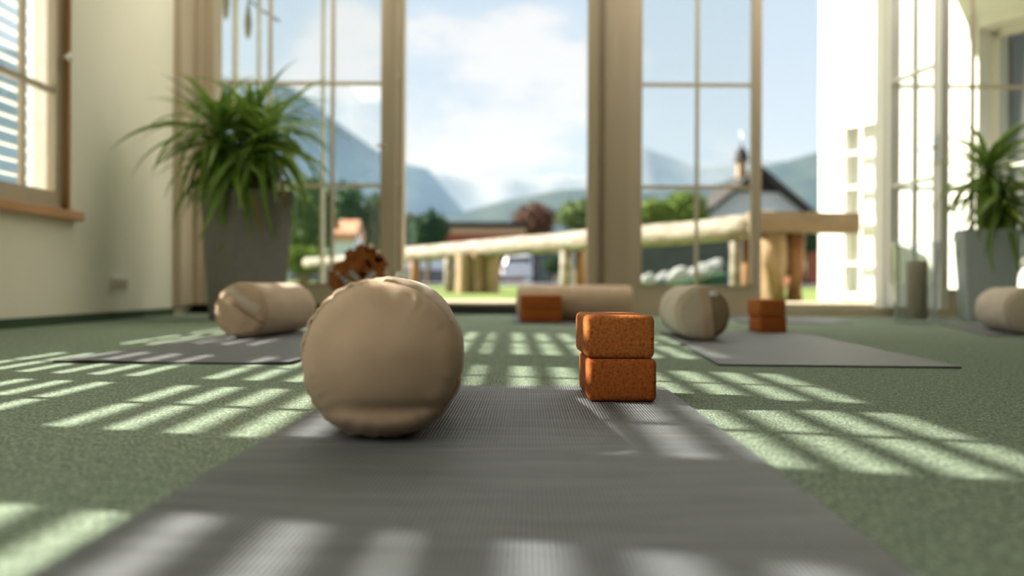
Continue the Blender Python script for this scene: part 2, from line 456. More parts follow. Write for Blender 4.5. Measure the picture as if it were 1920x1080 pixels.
XG = XL - 0.07                                         # glass plane of the left windows
for k, (a, b) in enumerate(WINS):
    ZB, ZT = (0.575, 2.27) if k < 3 else (0.08, 2.75)  # the added unseen windows run nearly full height for more light
    w = struct_root('window_%d' % (k + 1), 'two casement window in the cream left wall')
    f = MB()
    f.box(XG - 0.04, XG + 0.035, a, a + 0.03, ZB, ZT); f.box(XG - 0.04, XG + 0.035, b - 0.03, b, ZB, ZT)
    f.box(XG - 0.04, XG + 0.035, a, b, ZB, ZB + 0.03); f.box(XG - 0.04, XG + 0.035, a, b, ZT - 0.03, ZT)
    mid = (a + b) / 2
    f.box(XG - 0.04, XG + 0.035, mid - 0.02, mid + 0.02, ZB, ZT)
    f.build('window_frame', M['frame'], w)
    r = MB()
    r.box(XG + 0.035, XL - 0.004, b - 0.012, b, ZB, ZT)
    tag(r.build('rebate_strip', M['rebate'], w), 'dark brown strip along the window jamb')
    for c0, c1 in ((a + 0.03, mid - 0.02), (mid + 0.02, b - 0.03)):
        s = MB(); t = 0.045; z0, z1 = ZB + 0.03, ZT - 0.03
        s.box(XG - 0.02, XG + 0.025, c0, c0 + t, z0, z1); s.box(XG - 0.02, XG + 0.025, c1 - t, c1, z0, z1)
        s.box(XG - 0.02, XG + 0.025, c0 + t, c1 - t, z0, z0 + 0.065); s.box(XG - 0.02, XG + 0.025, c0 + t, c1 - t, z1 - 0.05, z1)
        cs = s.build('casement', M['frame'], w)
        cm = (c0 + c1) / 2
        MB().box(XG - 0.012, XG + 0.014, cm - 0.012, cm + 0.012, z0 + 0.065, z1 - 0.05).build('muntin', M['frame'], cs)
        hs = [z0 + 0.065, 1.18, 1.69, z1 - 0.05]
        for h in hs[1:-1]:
            MB().box(XG - 0.011, XG + 0.013, c0 + t, c1 - t, h - 0.016, h + 0.016).build('muntin', M['frame'], cs)
        for p0, p1 in ((c0 + t, cm - 0.012), (cm + 0.012, c1 - t)):
            for h0, h1 in zip(hs[:-1], hs[1:]):
                MB().box(XG - 0.003, XG + 0.001, p0, p1, h0, h1).build('pane', M['glass'], cs)
    kn = MB().lathe([(0.0, 0), (0.009, 0.0), (0.009, 0.02), (0.022, 0.028), (0.024, 0.042), (0.012, 0.052), (0.0, 0.054)], 16)
    tag(kn.build('window_knob', M['knob'], w, (XG + 0.036, b - 0.02, 1.365), (0, PI / 2, 0)), 'round white window knob')
    MB().box(XL - 0.035, XL + 0.05, a - 0.07, b + 0.055, ZB - 0.048, ZB).bevel(0.006).build('window_sill', M['sill'], w)
    rv = MB()
    rv.box(XL - WT - 0.002, XG - 0.04, a - 0.004, a + 0.004, ZB, ZT).box(XL - WT - 0.002, XG - 0.04, b - 0.004, b + 0.004, ZB, ZT)
    rv.box(XL - WT - 0.03, XG - 0.04, a, b, ZB - 0.01, ZB + 0.006).box(XL - WT - 0.002, XG - 0.04, a, b, ZT - 0.006, ZT + 0.004)
    rv.build('outer_reveal', M['render_white'], w)
    if k > 2:
        continue
    # exterior louvre blind of flat slats
    lb = thing('louvre_blind', 'outdoor louvre blind outside the left wall window %s' % ('nearest the corner', 'second from the corner', 'third from the corner')[k],
               'blind', (XL - WT - 0.035, a, ZB), 0, 'louvre blinds outside the left windows')
    PITCH = 0.0712
    n = int((ZT - ZB + 0.10) / PITCH) + 1
    sl = MB().box(-0.028, 0.028, -0.05, b - a + 0.05, -0.0025, 0.0025).mesh('slat', M['slat'])
    for i in range(n):
        link('slat', sl, lb, (0, 0, 0.0314 + i * PITCH), (0, 0, 0))
    for yy in (-0.05, b - a + 0.05):
        MB().box(-0.02, 0.02, yy - 0.012, yy + 0.012, -0.06, ZT - ZB + 0.1).build('side_rail', M['slat'], lb)

# flat fill lamps added on the unseen ceiling to lighten the room
M['fill_lamp_body'] = mat('fill_lamp_housing', (0.8, 0.8, 0.8), 0.4, (0.84, 0.84, 0.84), 10)
M['fill_lamp_diffuser'] = mat('fill_lamp_diffuser', (0.9, 0.9, 0.88), 0.5, (0.92, 0.92, 0.9), 10)
_b = M['fill_lamp_diffuser'].node_tree.nodes['Principled BSDF']
_b.inputs['Emission Color'].default_value = (1.0, 0.95, 0.86, 1); _b.inputs['Emission Strength'].default_value = LAMP
FILL_LAMPS = [(-1.3, 6.15, 'nearest the big plant'), (0.2, 6.15, 'before the open central door'), (1.7, 6.15, 'before the right door'), (3.2, 6.15, 'over the smaller plant')]
FILL_LAMPS += [(-1.62, 0.2, 'beside the second blind window'), (-1.3, -1.45, 'over the near end of the front mat'), (-1.3, -3.05, 'last along the left wall')]
for lx, ly, where in FILL_LAMPS:
    cl = thing('ceiling_fill_lamp', 'added flat square fill lamp on the unseen ceiling, ' + where, 'lamp', (lx, ly, HC), 0, 'added ceiling fill lamps')
    MB().box(-0.62, 0.62, -0.62, 0.62, -0.05, 0.0).build('housing', M['fill_lamp_body'], cl)
    MB().box(-0.6, 0.6, -0.6, 0.6, -0.056, -0.05).build('diffuser', M['fill_lamp_diffuser'], cl)

# triple socket on the left wall
so = thing('wall_socket', 'triple white power socket low on the cream left wall', 'socket', (XL, 5.68, 0.205))
MB().box(0, 0.009, -0.125, 0.125, -0.041, 0.041).bevel(0.003).build('face_plate', M['knob'], so)
for dy in (-0.08, 0, 0.08):
    p = MB().lathe([(0.0, 0.004), (0.021, 0.004), (0.024, 0.014), (0.030, 0.014), (0.031, 0.008)], 20)
    p.build('socket_well', M['frame'], so, (0.001, dy, 0), (0, PI / 2, 0))

# corner posts
struct('trim_1', MB().box(XL, -2.215, 6.60, 7.12, 0.065, HC), M['frame'], 'tall corner post beside the left wall')
struct('trim_2', MB().box(-2.215, -2.175, 6.85, 7.12, 0.065, HC).box(-2.215, -2.10, 6.93, 7.12, 0.065, HC), M['frame'])
struct('baseboard_back', MB().box(XL, 0.70, 6.985, 7.13, 0, 0.065), M['black'], 'black floor grille strip under the glazed wall')

# ------------------------------------------------------------------ glazed wall
def leaf(parent, name, w, z0, z1, cols, bars, stile=0.06, stile2=None, rail=0.145, top=0.06, th=0.05, m=None, mt=0.024, handle=None, part_frame=True, pane=True):
    """a glazed leaf in the local XZ plane from x=0 to w; returns the frame mesh object"""
    m = m or M['frame']
    s2 = stile2 or stile
    f = MB()
    f.box(0, stile, -th / 2, th / 2, z0, z1); f.box(w - s2, w, -th / 2, th / 2, z0, z1)
    f.box(stile, w - s2, -th / 2, th / 2, z0, z0 + rail); f.box(stile, w - s2, -th / 2, th / 2, z1 - top, z1)
    # inner bead
    bd = 0.012
    f.box(stile, stile + bd, -th / 2 - 0.006, th / 2 + 0.006, z0 + rail, z1 - top); f.box(w - s2 - bd, w - s2, -th / 2 - 0.006, th / 2 + 0.006, z0 + rail, z1 - top)
    f.box(stile, w - s2, -th / 2 - 0.006, th / 2 + 0.006, z0 + rail, z0 + rail + bd)
    fo = f.build(name, m, parent)
    xs = [stile] + cols + [w - s2]
    hs = [z0 + rail] + bars + [z1 - top]
    for c in cols:
        MB().box(c - mt / 2, c + mt / 2, -0.016, 0.016, z0 + rail, z1 - top).build('muntin', m, fo)
    for h in bars:
        for x0, x1 in zip(xs[:-1], xs[1:]):
            MB().box(x0 + (mt / 2 if x0 in cols else 0), x1 - (mt / 2 if x1 in cols else 0), -0.015, 0.015, h - mt / 2, h + mt / 2).build('muntin', m, fo)
    if pane:
        for x0, x1 in zip(xs[:-1], xs[1:]):
            for h0, h1 in zip(hs[:-1], hs[1:]):
                MB().box(x0, x1, -0.002, 0.002, h0, h1).build('pane', M['glass'], fo)
    if handle is not None:
        hx, hz, sgn = handle
        h = MB().box(hx - 0.016, hx + 0.016, -th / 2 - 0.006, -th / 2, hz - 0.08, hz + 0.08)
        h.tube([(hx, -th / 2, hz), (hx, -th / 2 - 0.045, hz), (hx + sgn * 0.012, -th / 2 - 0.055, hz), (hx + sgn * 0.11, -th / 2 - 0.055, hz - 0.004)], 0.009, 10)
        tag(h.build('handle', M['metal'], fo), 'silver lever handle')
    return fo

BARS = [0.913, 1.64, 2.37]
# left fixed window with its outer sash
w5 = struct_root('window_5', 'tall fixed window of the glazed wall behind the big plant', (-2.175, YB + 0.03, 0))
leaf(w5, 'window_frame', 2.175 - 0.80, 0.062, 2.56, [0.445, 0.892], BARS, stile=0.05, stile2=0.125)
w5o = struct_root('window_6', 'outer cream sash behind the tall fixed window', (-2.05, YB + 0.22, 0))
leaf(w5o, 'window_frame', 1.15, 0.062, 2.56, [0.19, 0.66], [2.37], stile=0.022, rail=0.06, m=M['frame_white'], mt=0.026, pane=False)
# central door: both leaves swung into the room, seen edge on
d1 = struct_root('door_1', 'central double door standing open')
MB().box(-0.80, -0.772, YB - 0.05, YB + 0.12, 0.065, 2.56).box(0.535, 0.60, YB - 0.05, YB + 0.12, 0.065, 2.56).box(-0.772, 0.535, YB - 0.02, YB + 0.12, 2.46, 2.56).build('door_frame', M['frame'], d1)
def hang(parent, hinge, tip, cols, **k):
    d = Vector((tip[0] - hinge[0], tip[1] - hinge[1], 0)); w = d.length
    fo = leaf(parent, 'door_leaf', w, 0.075, 2.45, cols(w), BARS, **k)
    fo.location = (hinge[0], hinge[1], 0); fo.rotation_euler = (0, 0, math.atan2(d.y, d.x))
    return fo
fo = hang(d1, (-0.812, YB - 0.07), (-0.775, YB - 0.70), lambda w: [w / 2], stile=0.07, th=0.055, handle=(0.56, 1.10, 1))
fo = hang(d1, (0.565, YB - 0.07), (0.512, YB - 0.70), lambda w: [w / 2], stile=0.07, th=0.055)
# post between the doors
struct('trim_3', MB().box(0.60, 0.80, YB - 0.02, YB + 0.14, 0.065, HC).box(0.645, 0.755, YB - 0.045, YB - 0.02, 0.065, HC).box(0.60, 0.80, YB - 0.03, YB + 0.1, 0.0, 0.065), M['frame'], 'wide moulded post between the two door openings')
# right door: left leaf closed, right leaf swung in
d2 = struct_root('door_2', 'right double door with one leaf swung into the room')
MB().box(2.615, 2.685, YB - 0.05, YB + 0.12, 0.06, 2.56).box(0.80, 2.615, YB - 0.02, YB + 0.12, 2.46, 2.56).build('door_frame', M['frame_white'], d2)
fo = leaf(d2, 'door_leaf', 0.965, 0.062, 2.45, [0.51], BARS, stile=0.105, stile2=0.058, rail=0.143)
fo.location = (0.80, YB + 0.02, 0)
fo = hang(d2, (2.650, YB - 0.08), (2.735, YB - 0.76), lambda w: [w / 2 - 0.02], stile=0.045, stile2=0.075, th=0.055, m=M['frame_white'], handle=(0.64, 1.10, -1))
struct('trim_4', MB().box(0.80, 4.30, YB - 0.03, YB + 0.10, 0, 0.062), M['frame'], 'low beige threshold under the right door')
struct('trim_5', MB().box(-0.73, 0.60, YB - 0.005, YB + 0.34, 0.066, 0.082).box(-2.6, 3.4, YB + 0.15, YB + 1.35, -0.05, 0.086), M['sill_stone'], 'pale stone door step')
w7 = struct_root('window_7', 'fixed window of the glazed wall behind the right plant', (2.685, YB + 0.03, 0))
leaf(w7, 'window_frame', 4.30 - 2.685, 0.062, 2.56, [0.18, 0.59, 1.0, 1.41], BARS, stile=0.05, rail=0.125)

# unseen slab added to keep the sun off the floor inside the doors
struct('shade_slab', MB().box(-4.0, 5.2, YB + 0.15, YB + 1.35, 3.0, 3.18), M['render_white'], 'added unseen slab shading the terrace doors')

# ------------------------------------------------------------------ outside ground
mb = MB()
ysl = [7.0, 7.4, 8, 9, 10, 12, 14, 18, 25, 40, 70, 120, 400, 1500, 7000]
def gz(y):
    return 0.03 if y < 7.2 else (0.06 + 0.010 * (min(y, 20) - 7.4) + 0.006 * max(0, min(y, 90) - 20))
rows = []
for y in ysl:
    half = 60 + y
    rows.append([Vector((x * half, y, gz(y) + (0 if y < 20 else 0.02 * noise.noise(Vector((x * 9, y, 0)))))) for x in [i / 14 - 1 for i in range(29)]])
mb.quad_strip(rows)
struct('lawn', mb, M['lawn'], 'sunlit green lawn outside the doors')
mb = MB()
mb.quad_strip([[Vector((-160, y, -0.05)), Vector((-14, y, -0.05))] for y in (-80, -6.0, 7.0)])
mb.quad_strip([[Vector((XL - WT, y, -0.05)), Vector((160, y, -0.05))] for y in (-80, YN - 0.15)])
struct('ground', mb, M['lawn'], 'grass beside the house')
struct('bounce_paving', MB().box(-14, XL - WT, -14, 7.0, -0.2, -0.05), M['paving'], 'pale paving added outside the left windows to bounce sunlight in')  # added pale ground that reflects sun up to the ceiling

M['asphalt'] = mat('asphalt', (0.16, 0.16, 0.17), 0.9, (0.20, 0.20, 0.21), 3)
mb = MB()
mb.quad_strip([[Vector((x, y, gz(y) + 0.03)) for x in (-0.13 * y, 0, 0.3 * y, 0.6 * y)] for y in (24, 30, 40, 50, 60, 68)])
struct('road', mb, M['asphalt'], 'grey village road beyond the lawn')

# ------------------------------------------------------------------ mountains
def ridge(name, label, D, prof, depth, colour, rough_amp, seed, base=0.0):
    pts = []
    for (x0, y0), (x1, y1) in zip(prof[:-1], prof[1:]):
        n = max(2, int(abs(x1 - x0) / 9))
        for i in range(n):
            t = i / n
            pts.append((x0 + (x1 - x0) * t, y0 + (y1 - y0) * t))
    pts.append(prof[-1])
    nv = 22
    rows = []
    for j in range(nv + 1):
        v = j / nv                        # 0 foot towards us, 0.62 crest, 1 far foot
        if v < 0.62:
            s = v / 0.62; yy = D - depth * (1 - s); hh = s ** 1.25
        else:
            s = (v - 0.62) / 0.38; yy = D + depth * 0.8 * s; hh = 1 - s ** 1.3
        row = []
        for (px, py) in pts:
            X = px * D; H = py * D
            q = Vector((X * 6 / D + seed, yy * 6 / D, seed))
            nn = noise.fractal(q * 3.0, 1.0, 2.0, 5)
            row.append(Vector((X * (0.85 + 0.15 * yy / D), yy + nn * depth * 0.05, base + H * hh + nn * rough_amp * H * (0.25 + hh * (1 - hh) * 4) * 0.5)))
        rows.append(row)
    mb = MB(); mb.quad_strip(rows)
    o = mb.build(name, colour)
    return tag(o, label, 'mountain', kind='structure')
def pr(lst):     # bearings and elevations read off the skyline as slopes
    return [((x - 960) / 1850, (536 + (x - 960) * 0.005 - y) / 1850) for x, y in lst]
M['forest'] = mat('forest_slope', (0.035, 0.055, 0.045), 0.95, (0.07, 0.095, 0.07), 0.012, spec=0.05, detail=8)
M['forest2'] = mat('near_forest_slope', (0.022, 0.036, 0.027), 0.95, (0.06, 0.075, 0.05), 0.02, spec=0.05, detail=8)
M['rock'] = mat('rocky_range', (0.16, 0.17, 0.17), 0.95, (0.26, 0.27, 0.27), 0.004, spec=0.05, detail=8)
ridge('mountain', 'far pale blue mountain range across the valley', 6200,
      pr([(-900, 240), (100, 200), (385, 128), (425, 133), (465, 127), (515, 142), (560, 200), (640, 300), (757, 325), (820, 317), (850, 325), (900, 337), (940, 325), (1000, 333), (1040, 322), (1095, 327), (1150, 300), (1198, 266), (1235, 280), (1300, 302), (1340, 305), (1400, 292), (1430, 290), (1480, 295), (1600, 300), (2200, 280), (3200, 300)]), 1300, M['rock'], 0.10, 3.3)
ridge('mountain', 'steep blue mountain dropping to the right above the left window', 2700,
      pr([(-1200, 120), (-300, 60), (200, 90), (430, 138), (520, 140), (560, 165), (620, 215), (690, 265), (740, 296), (800, 310), (845, 366), (870, 395), (950, 420), (1100, 440), (1250, 470)]), 900, M['forest'], 0.10, 8.1)
ridge('mountain', 'wooded green blue hill low above the log rail', 1500,
      pr([(500, 440), (700, 420), (760, 404), (850, 397), (950, 370), (1050, 351), (1095, 348), (1198, 352), (1260, 350), (1330, 345), (1430, 306), (1480, 294), (1535, 277), (1700, 250), (1900, 235), (2600, 220)]), 500, M['forest2'], 0.08, 5.7)

# aerial haze filling the valley
hz = bpy.data.materials.new('valley_haze')
hz.use_nodes = True
nt = hz.node_tree
nt.nodes.remove(nt.nodes['Principled BSDF'])
vs = nt.nodes.new('ShaderNodeVolumeScatter')
vs.inputs['Color'].default_value = (0.42, 0.68, 1.0, 1)
vs.inputs['Density'].default_value = 0.00018
vs.inputs['Anisotropy'].default_value = 0.0
nt.links.new(vs.outputs[0], nt.nodes['Material Output'].inputs['Volume'])
hb = MB().box(-5200, 5200, 160, 7600, 0.0, 300).build('valley_haze', hz)
tag(hb, 'blue haze filling the valley before the mountains', 'haze', kind='stuff')
SC.cycles.volume_bounces = 0

# ------------------------------------------------------------------ village beyond the lawn
def facing(px, d):
    return (px - 960) / 1850 * d
def crown(mb, c, r, sq, seed, n=420, leaf=0.16):
    rr = random.Random(seed)
    mb.ball(c, r * 0.80, 3, sq, 0.45, seed)
    for i in range(n):
        while True:
            v = Vector((rr.uniform(-1, 1), rr.uniform(-1, 1), rr.uniform(-1, 1)))
            if 0.2 < v.length < 1: break
        v.normalize()
        k = 0.78 + 0.3 * rr.random() + 0.25 * noise.noise(v * 2 + Vector((seed, 0, 0)))
        p = Vector((c[0] + v.x * r * sq[0] * k, c[1] + v.y * r * sq[1] * k, c[2] + v.z * r * sq[2] * k))
        q = Quaternion((rr.uniform(-1, 1), rr.uniform(-1, 1), rr.uniform(-1, 1), rr.uniform(-1, 1))).normalized()
        s = leaf * r * rr.uniform(0.6, 1.3)
        vv = [mb.bm.verts.new(p + q @ Vector(t)) for t in ((-s, 0, 0), (0, -s * .5, 0), (s, 0, 0), (0, s * .5, 0))]
        mb.bm.faces.new(vv)
def tree(name, label, cat, x, y, h, r, m, sq=(1, 1, 1), seed=1, group=None):
    g = gz(y)
    t = thing(name, label, cat, (x, y, g), 0, group)
    zc = h - r * sq[2] * 1.05
    MB().tube([(0, 0, -0.1), (0.02 * r, 0, zc * 0.5), (0, 0, zc)], [0.10 * r + 0.03, 0.08 * r + 0.02, 0.05 * r], 8).build('trunk', M['stem'], t)
    mb = MB(); crown(mb, (0, 0, zc), r, sq, seed)
    mb.build('crown', m, t)
    return t
def tm(n, a, b):
    return mat(n, a, 0.8, b, 1.5, spec=0.2, translucent=0.2)
M['t_dark'] = tm('dark_bush', (0.025, 0.06, 0.03), (0.05, 0.10, 0.045))
M['t_red'] = tm('copper_tree', (0.09, 0.045, 0.03), (0.16, 0.085, 0.055))
M['t_green'] = tm('green_tree', (0.07, 0.12, 0.035), (0.14, 0.19, 0.06))
M['t_lime'] = tm('lime_bush', (0.11, 0.17, 0.025), (0.19, 0.25, 0.05))
M['t_mid'] = tm('mid_tree', (0.07, 0.12, 0.05), (0.15, 0.20, 0.09))
tree('garden_bush', 'round dark green bush behind the left end of the log rail', 'bush', facing(802, 30), 30, 2.25, 0.62, M['t_dark'], (1.0, 1, 0.95), 3)
tree('copper_tree', 'brown leaved copper tree above the flat roofed red building', 'tree', facing(1003, 70), 70, 5.55, 1.55, M['t_red'], (1.0, 1, 0.75), 4)
tree('garden_tree', 'pale green tree beside the moulded door post behind the log rail', 'tree', facing(1085, 52), 52, 4.4, 1.05, M['t_green'], (1.1, 1, 0.8), 5)
tree('garden_bush', 'lime green bush behind the closed door leaf, lower of two', 'bush', facing(1222, 29.5), 29.5, 2.6, 0.62, M['t_lime'], (1.2, 1, 0.7), 6)
tree('garden_bush', 'lime green bush beside the chalet wall, taller of two', 'bush', facing(1284, 31.5), 31.5, 3.0, 0.70, M['t_lime'], (1.0, 1, 0.8), 7)
tree('garden_tree', 'bushy mid green tree seen between plant pot and outer sash', 'tree', facing(572, 24), 24, 2.7, 0.95, M['t_mid'], (0.8, 1, 1.1), 8)
tree('garden_tree', 'dark tree beside orange roof in the fixed window', 'tree', facing(655, 48), 48, 4.9, 1.5, M['t_dark'], (0.75, 1, 1.3), 9)
tree('garden_tree', 'grey green tree close to the fixed window stile', 'tree', facing(704, 56), 56, 5.2, 1.2, M['t_dark'], (0.6, 1, 1.4), 10)
tree('garden_bush', 'low yellow green bush on the lawn past the plant pot', 'bush', facing(562, 18), 18, 0.75, 0.42, M['t_lime'], (1.3, 1, 0.55), 11)
tree('garden_bush', 'small dark bush by the white door wall', 'bush', facing(1512, 30), 30, 1.9, 0.55, M['t_dark'], (1, 1, 0.8), 12)
tree('garden_bush', 'low bush under the log rail beside the dark wall', 'bush', facing(1042, 28), 28, 0.85, 0.36, M['t_dark'], (1, 1, 0.7), 13)

M['roof_dark'] = mat('dark_roof', (0.03, 0.025, 0.022), 0.8, (0.05, 0.04, 0.035), 4)
M['roof_grey'] = mat('grey_roof', (0.26, 0.24, 0.22), 0.85, (0.32, 0.30, 0.27), 4)
M['roof_orange'] = mat('orange_tiles', (0.62, 0.28, 0.15), 0.8, (0.7, 0.36, 0.2), 4)
M['w_white'] = mat('white_house_wall', (0.70, 0.74, 0.76), 0.9, (0.74, 0.78, 0.8), 2)
M['w_red'] = mat('red_brown_wall', (0.30, 0.075, 0.04), 0.85, (0.36, 0.1, 0.055), 3)
M['w_tan'] = mat('tan_fascia', (0.55, 0.36, 0.2), 0.85, (0.6, 0.4, 0.24), 3)
M['w_dark'] = mat('slate_wall', (0.06, 0.065, 0.07), 0.85, (0.09, 0.095, 0.10), 3)
M['w_grey'] = mat('grey_wall', (0.15, 0.145, 0.16), 0.85, (0.19, 0.185, 0.2), 3)
M['dark_glass'] = mat('dark_glass', (0.03, 0.035, 0.04), 0.15, (0.04, 0.045, 0.05), 3)

def gable(name, label, x, y, w, dep, eave, apex, over, wall, roof, windows=(), group=None, rz=0.0):
    g = gz(y)
    t = thing(name, label, 'building', (x, y, g), rz, group)
    eave -= g; apex -= g
    mb = MB(); bm = mb.bm
    hw = w / 2
    prof = [(-hw, -0.3), (hw, -0.3), (hw, eave), (0, apex - 0.1), (-hw, eave)]
    a = [bm.verts.new((px, 0, pz)) for px, pz in prof]; b = [bm.verts.new((px, dep, pz)) for px, pz in prof]
    bm.faces.new(a); bm.faces.new(b[::-1])
    for i in range(5):
        j = (i + 1) % 5
        bm.faces.new((a[i], b[i], b[j], a[j]))
    mb.build('wall', wall, t)
    sl = (apex - eave) / hw
    for s in (-1, 1):
        r = MB()
        ex = s * (hw + over); ez = eave - sl * over
        v = []
        for yy in (-over, dep + over):
            for (px, pz) in ((0, apex), (ex, ez), (ex, ez + 0.36), (0, apex + 0.40)):
                v.append(r.bm.verts.new((px, yy, pz)))
        for q in ((0, 1, 2, 3), (4, 7, 6, 5), (0, 4, 5, 1), (1, 5, 6, 2), (2, 6, 7, 3), (3, 7, 4, 0)):
            r.bm.faces.new([v[i] for i in q])
        r.build('roof', roof, t)
    for (wx, wz, ww, wh) in windows:
        fr = MB().box(wx - ww / 2, wx + ww / 2, -0.06, 0.04, wz - wh / 2, wz + wh / 2).build('window', M['frame_white'], t)
        MB().box(wx - ww / 2 + 0.08, wx + ww / 2 - 0.08, -0.08, -0.05, wz - wh / 2 + 0.08, wz + wh / 2 - 0.08).build('pane', M['dark_glass'], fr)
    return t
ch = gable('chalet', 'white walled chalet with dark overhanging gable roof and bell turret', facing(1418, 70), 70, 6.6, 11, 5.5, 8.25, 1.5, M['w_white'], M['roof_dark'],
           [(-1.7, 2.0, 1.0, 1.2), (1.6, 2.0, 1.0, 1.2)])
gb = MB(); _a = 8.25 - gz(70)
plate_pts = [(-2.0, _a - 1.32), (2.0, _a - 1.32), (0, _a - 0.05)]
_f = [gb.bm.verts.new((x, -0.12, z)) for x, z in plate_pts]; _k = [gb.bm.verts.new((x, 0.02, z)) for x, z in plate_pts]
gb.bm.faces.new(_f); gb.bm.faces.new(_k[::-1])
for i in range(3):
    gb.bm.faces.new((_f[i], _k[i], _k[(i + 1) % 3], _f[(i + 1) % 3]))
tag(gb.build('gable_boarding', M['roof_dark'], ch), 'dark wooden boarding in the gable')
# bell turret on the ridge
tz = 8.25 - gz(70)
tu = MB(); tu.box(-0.30, 0.30, 0.7, 1.3, tz - 0.2, tz + 1.0).box(-0.95, -0.85, 0.95, 1.05, tz, tz + 0.1).build('turret', M['w_tan'], ch, (-0.85, 0, 0))
mb = MB(); mb.lathe([(0.62, 0), (0.45, 0.25), (0.5, 0.45), (0.34, 0.8), (0.06, 1.1), (0.03, 1.7), (0.0, 1.72)], 12)
mb.build('turret_cap', M['roof_dark'], ch, (-0.85, 1.0, tz + 1.0))
MB().tube([(0, 0, 0), (0, 0, 1.1)], 0.05, 8).ball((0, 0, 1.1), 0.12).build('roof_spike', M['metal'], ch, (-0.85, 1.0, tz + 2.0))

rb = thing('flat_roofed_building', 'low red brown building with dark flat roof and tan fascia', 'building', (facing(908, 60), 60, gz(60)))
g = gz(60)
MB().box(-2.4, 2.4, 0, 6, -0.3, 3.45 - g).build('wall', M['w_red'], rb)
MB().box(-2.5, 2.5, -0.15, 6.1, 3.35 - g, 3.72 - g).build('fascia', M['w_tan'], rb)
MB().box(-2.6, 2.55, -0.3, 6.2, 3.72 - g, 4.06 - g).build('roof', M['roof_dark'], rb)
for wx in (-1.3, 1.2):
    fr = MB().box(wx - 0.6, wx + 0.6, -0.04, 0.05, 0.9, 2.1).build('window', M['frame_white'], rb)
    MB().box(wx - 0.5, wx + 0.5, -0.06, -0.03, 1.0, 2.0).build('pane', M['dark_glass'], fr)
gable('village_house', 'house with pale grey pitched roof behind the round dark bush', facing(770, 76), 76, 7.0, 8, 2.9, 5.5, 0.4, M['w_grey'], M['roof_grey'])
gable('village_house', 'small house with orange tiled roof before the dark tree', facing(634, 44), 44, 2.2, 0.9, 2.15, 2.70, 0.08, M['w_white'], M['roof_orange'], rz=-PI / 2)
gable('village_house', 'distant house with faded orange roof past the plant pot', facing(563, 60), 60, 1.3, 3, 1.9, 2.7, 0.1, M['w_grey'], M['roof_orange'])
sh = thing('dark_shed', 'slate dark shed behind the closed door leaf', 'building', (facing(1278, 24), 24, gz(24)))
MB().box(-1.15, 1.15, 0, 3, -0.2, 1.38).build('wall', M['w_dark'], sh)
MB().box(-1.25, 1.25, -0.15, 3.1, 1.38, 1.50).build('roof', M['w_grey'], sh)
rs = thing('red_shed', 'small dark red shed beside the sunlit white wall', 'building', (facing(1525, 34), 34, gz(34)))
MB().box(-0.6, 0.6, 0, 2, -0.2, 1.35).build('wall', M['w_red'], rs)
MB().box(-0.7, 0.7, -0.1, 2.1, 1.35, 1.6).build('roof', M['w_tan'], rs)
gw = thing('garden_wall', 'long low dark garden wall beyond the log rail', 'wall', (0, 33, gz(33)))
MB().box(-6.6, -0.5, 0, 0.25, -0.2, 0.40).build('wall_body', M['w_grey'], gw)
MB().box(-6.65, -0.46, -0.04, 0.29, 0.40, 0.46).build('coping', M['w_dark'], gw)
gp = thing('dark_gate', 'dark slate board gate beside the white car', 'gate', (facing(1022, 31), 31, gz(31)))
for i in range(6):
    MB().box(-0.40 + i * 0.135, -0.28 + i * 0.135, 0, 0.05, 0.0, 1.05).build('board', M['w_dark'], gp)

def car(label, x, y, rz, paint):
    c = thing('car', label, 'car', (x, y, gz(y)), rz, 'parked cars beyond the lawn')
    prof = [(-0.84, 0.28), (-0.86, 0.62), (-0.80, 0.86), (-0.62, 1.32), (-0.45, 1.42), (0.45, 1.42), (0.62, 1.32), (0.80, 0.86), (0.86, 0.62), (0.84, 0.28)]
    mb = MB(); rows = []
    for yy, k, kz in ((-2.0, 0.86, 0.60), (-1.9, 0.96, 0.9), (-1.4, 1, 1.0), (0.3, 1, 1.0), (0.9, 0.99, 0.72), (1.8, 0.95, 0.62), (2.0, 0.86, 0.52)):
        rows.append([Vector((px * k, yy, 0.28 + (pz - 0.28) * kz)) for px, pz in prof])
    vs_ = mb.quad_strip(rows, closed=True)
    mb.bm.faces.new(vs_[0]); mb.bm.faces.new(vs_[-1])
    mb.build('car_body', paint, c)
    MB().box(-0.58, 0.58, -1.99, -1.86, 0.92, 1.26).build('rear_window', M['dark_glass'], c)
    MB().box(-0.26, 0.26, -2.02, -1.95, 0.5, 0.62).build('number_plate', M['tag'], c)
    for sx in (-1, 1):
        MB().box(sx * 0.72 - 0.1, sx * 0.72 + 0.1, -2.01, -1.85, 0.66, 0.82).build('tail_light', M['w_red'], c)
        for sy in (-1.25, 1.3):
            MB().lathe([(0.0, -0.1), (0.2, -0.1), (0.31, -0.09), (0.31, 0.09), (0.2, 0.1), (0.0, 0.1)], 18).build('wheel', M['black'], c, (sx * 0.78, sy, 0.31), (0, PI / 2, 0))
M['car_white'] = mat('white_car_paint', (0.72, 0.73, 0.77), 0.3, (0.75, 0.76, 0.8), 5)
car('white car seen from behind under the middle of the log rail', facing(972, 50), 50, 0.0, M['car_white'])
car('white car standing side on under the left end of the log rail', facing(792, 46), 45, PI / 2, M['car_white'])

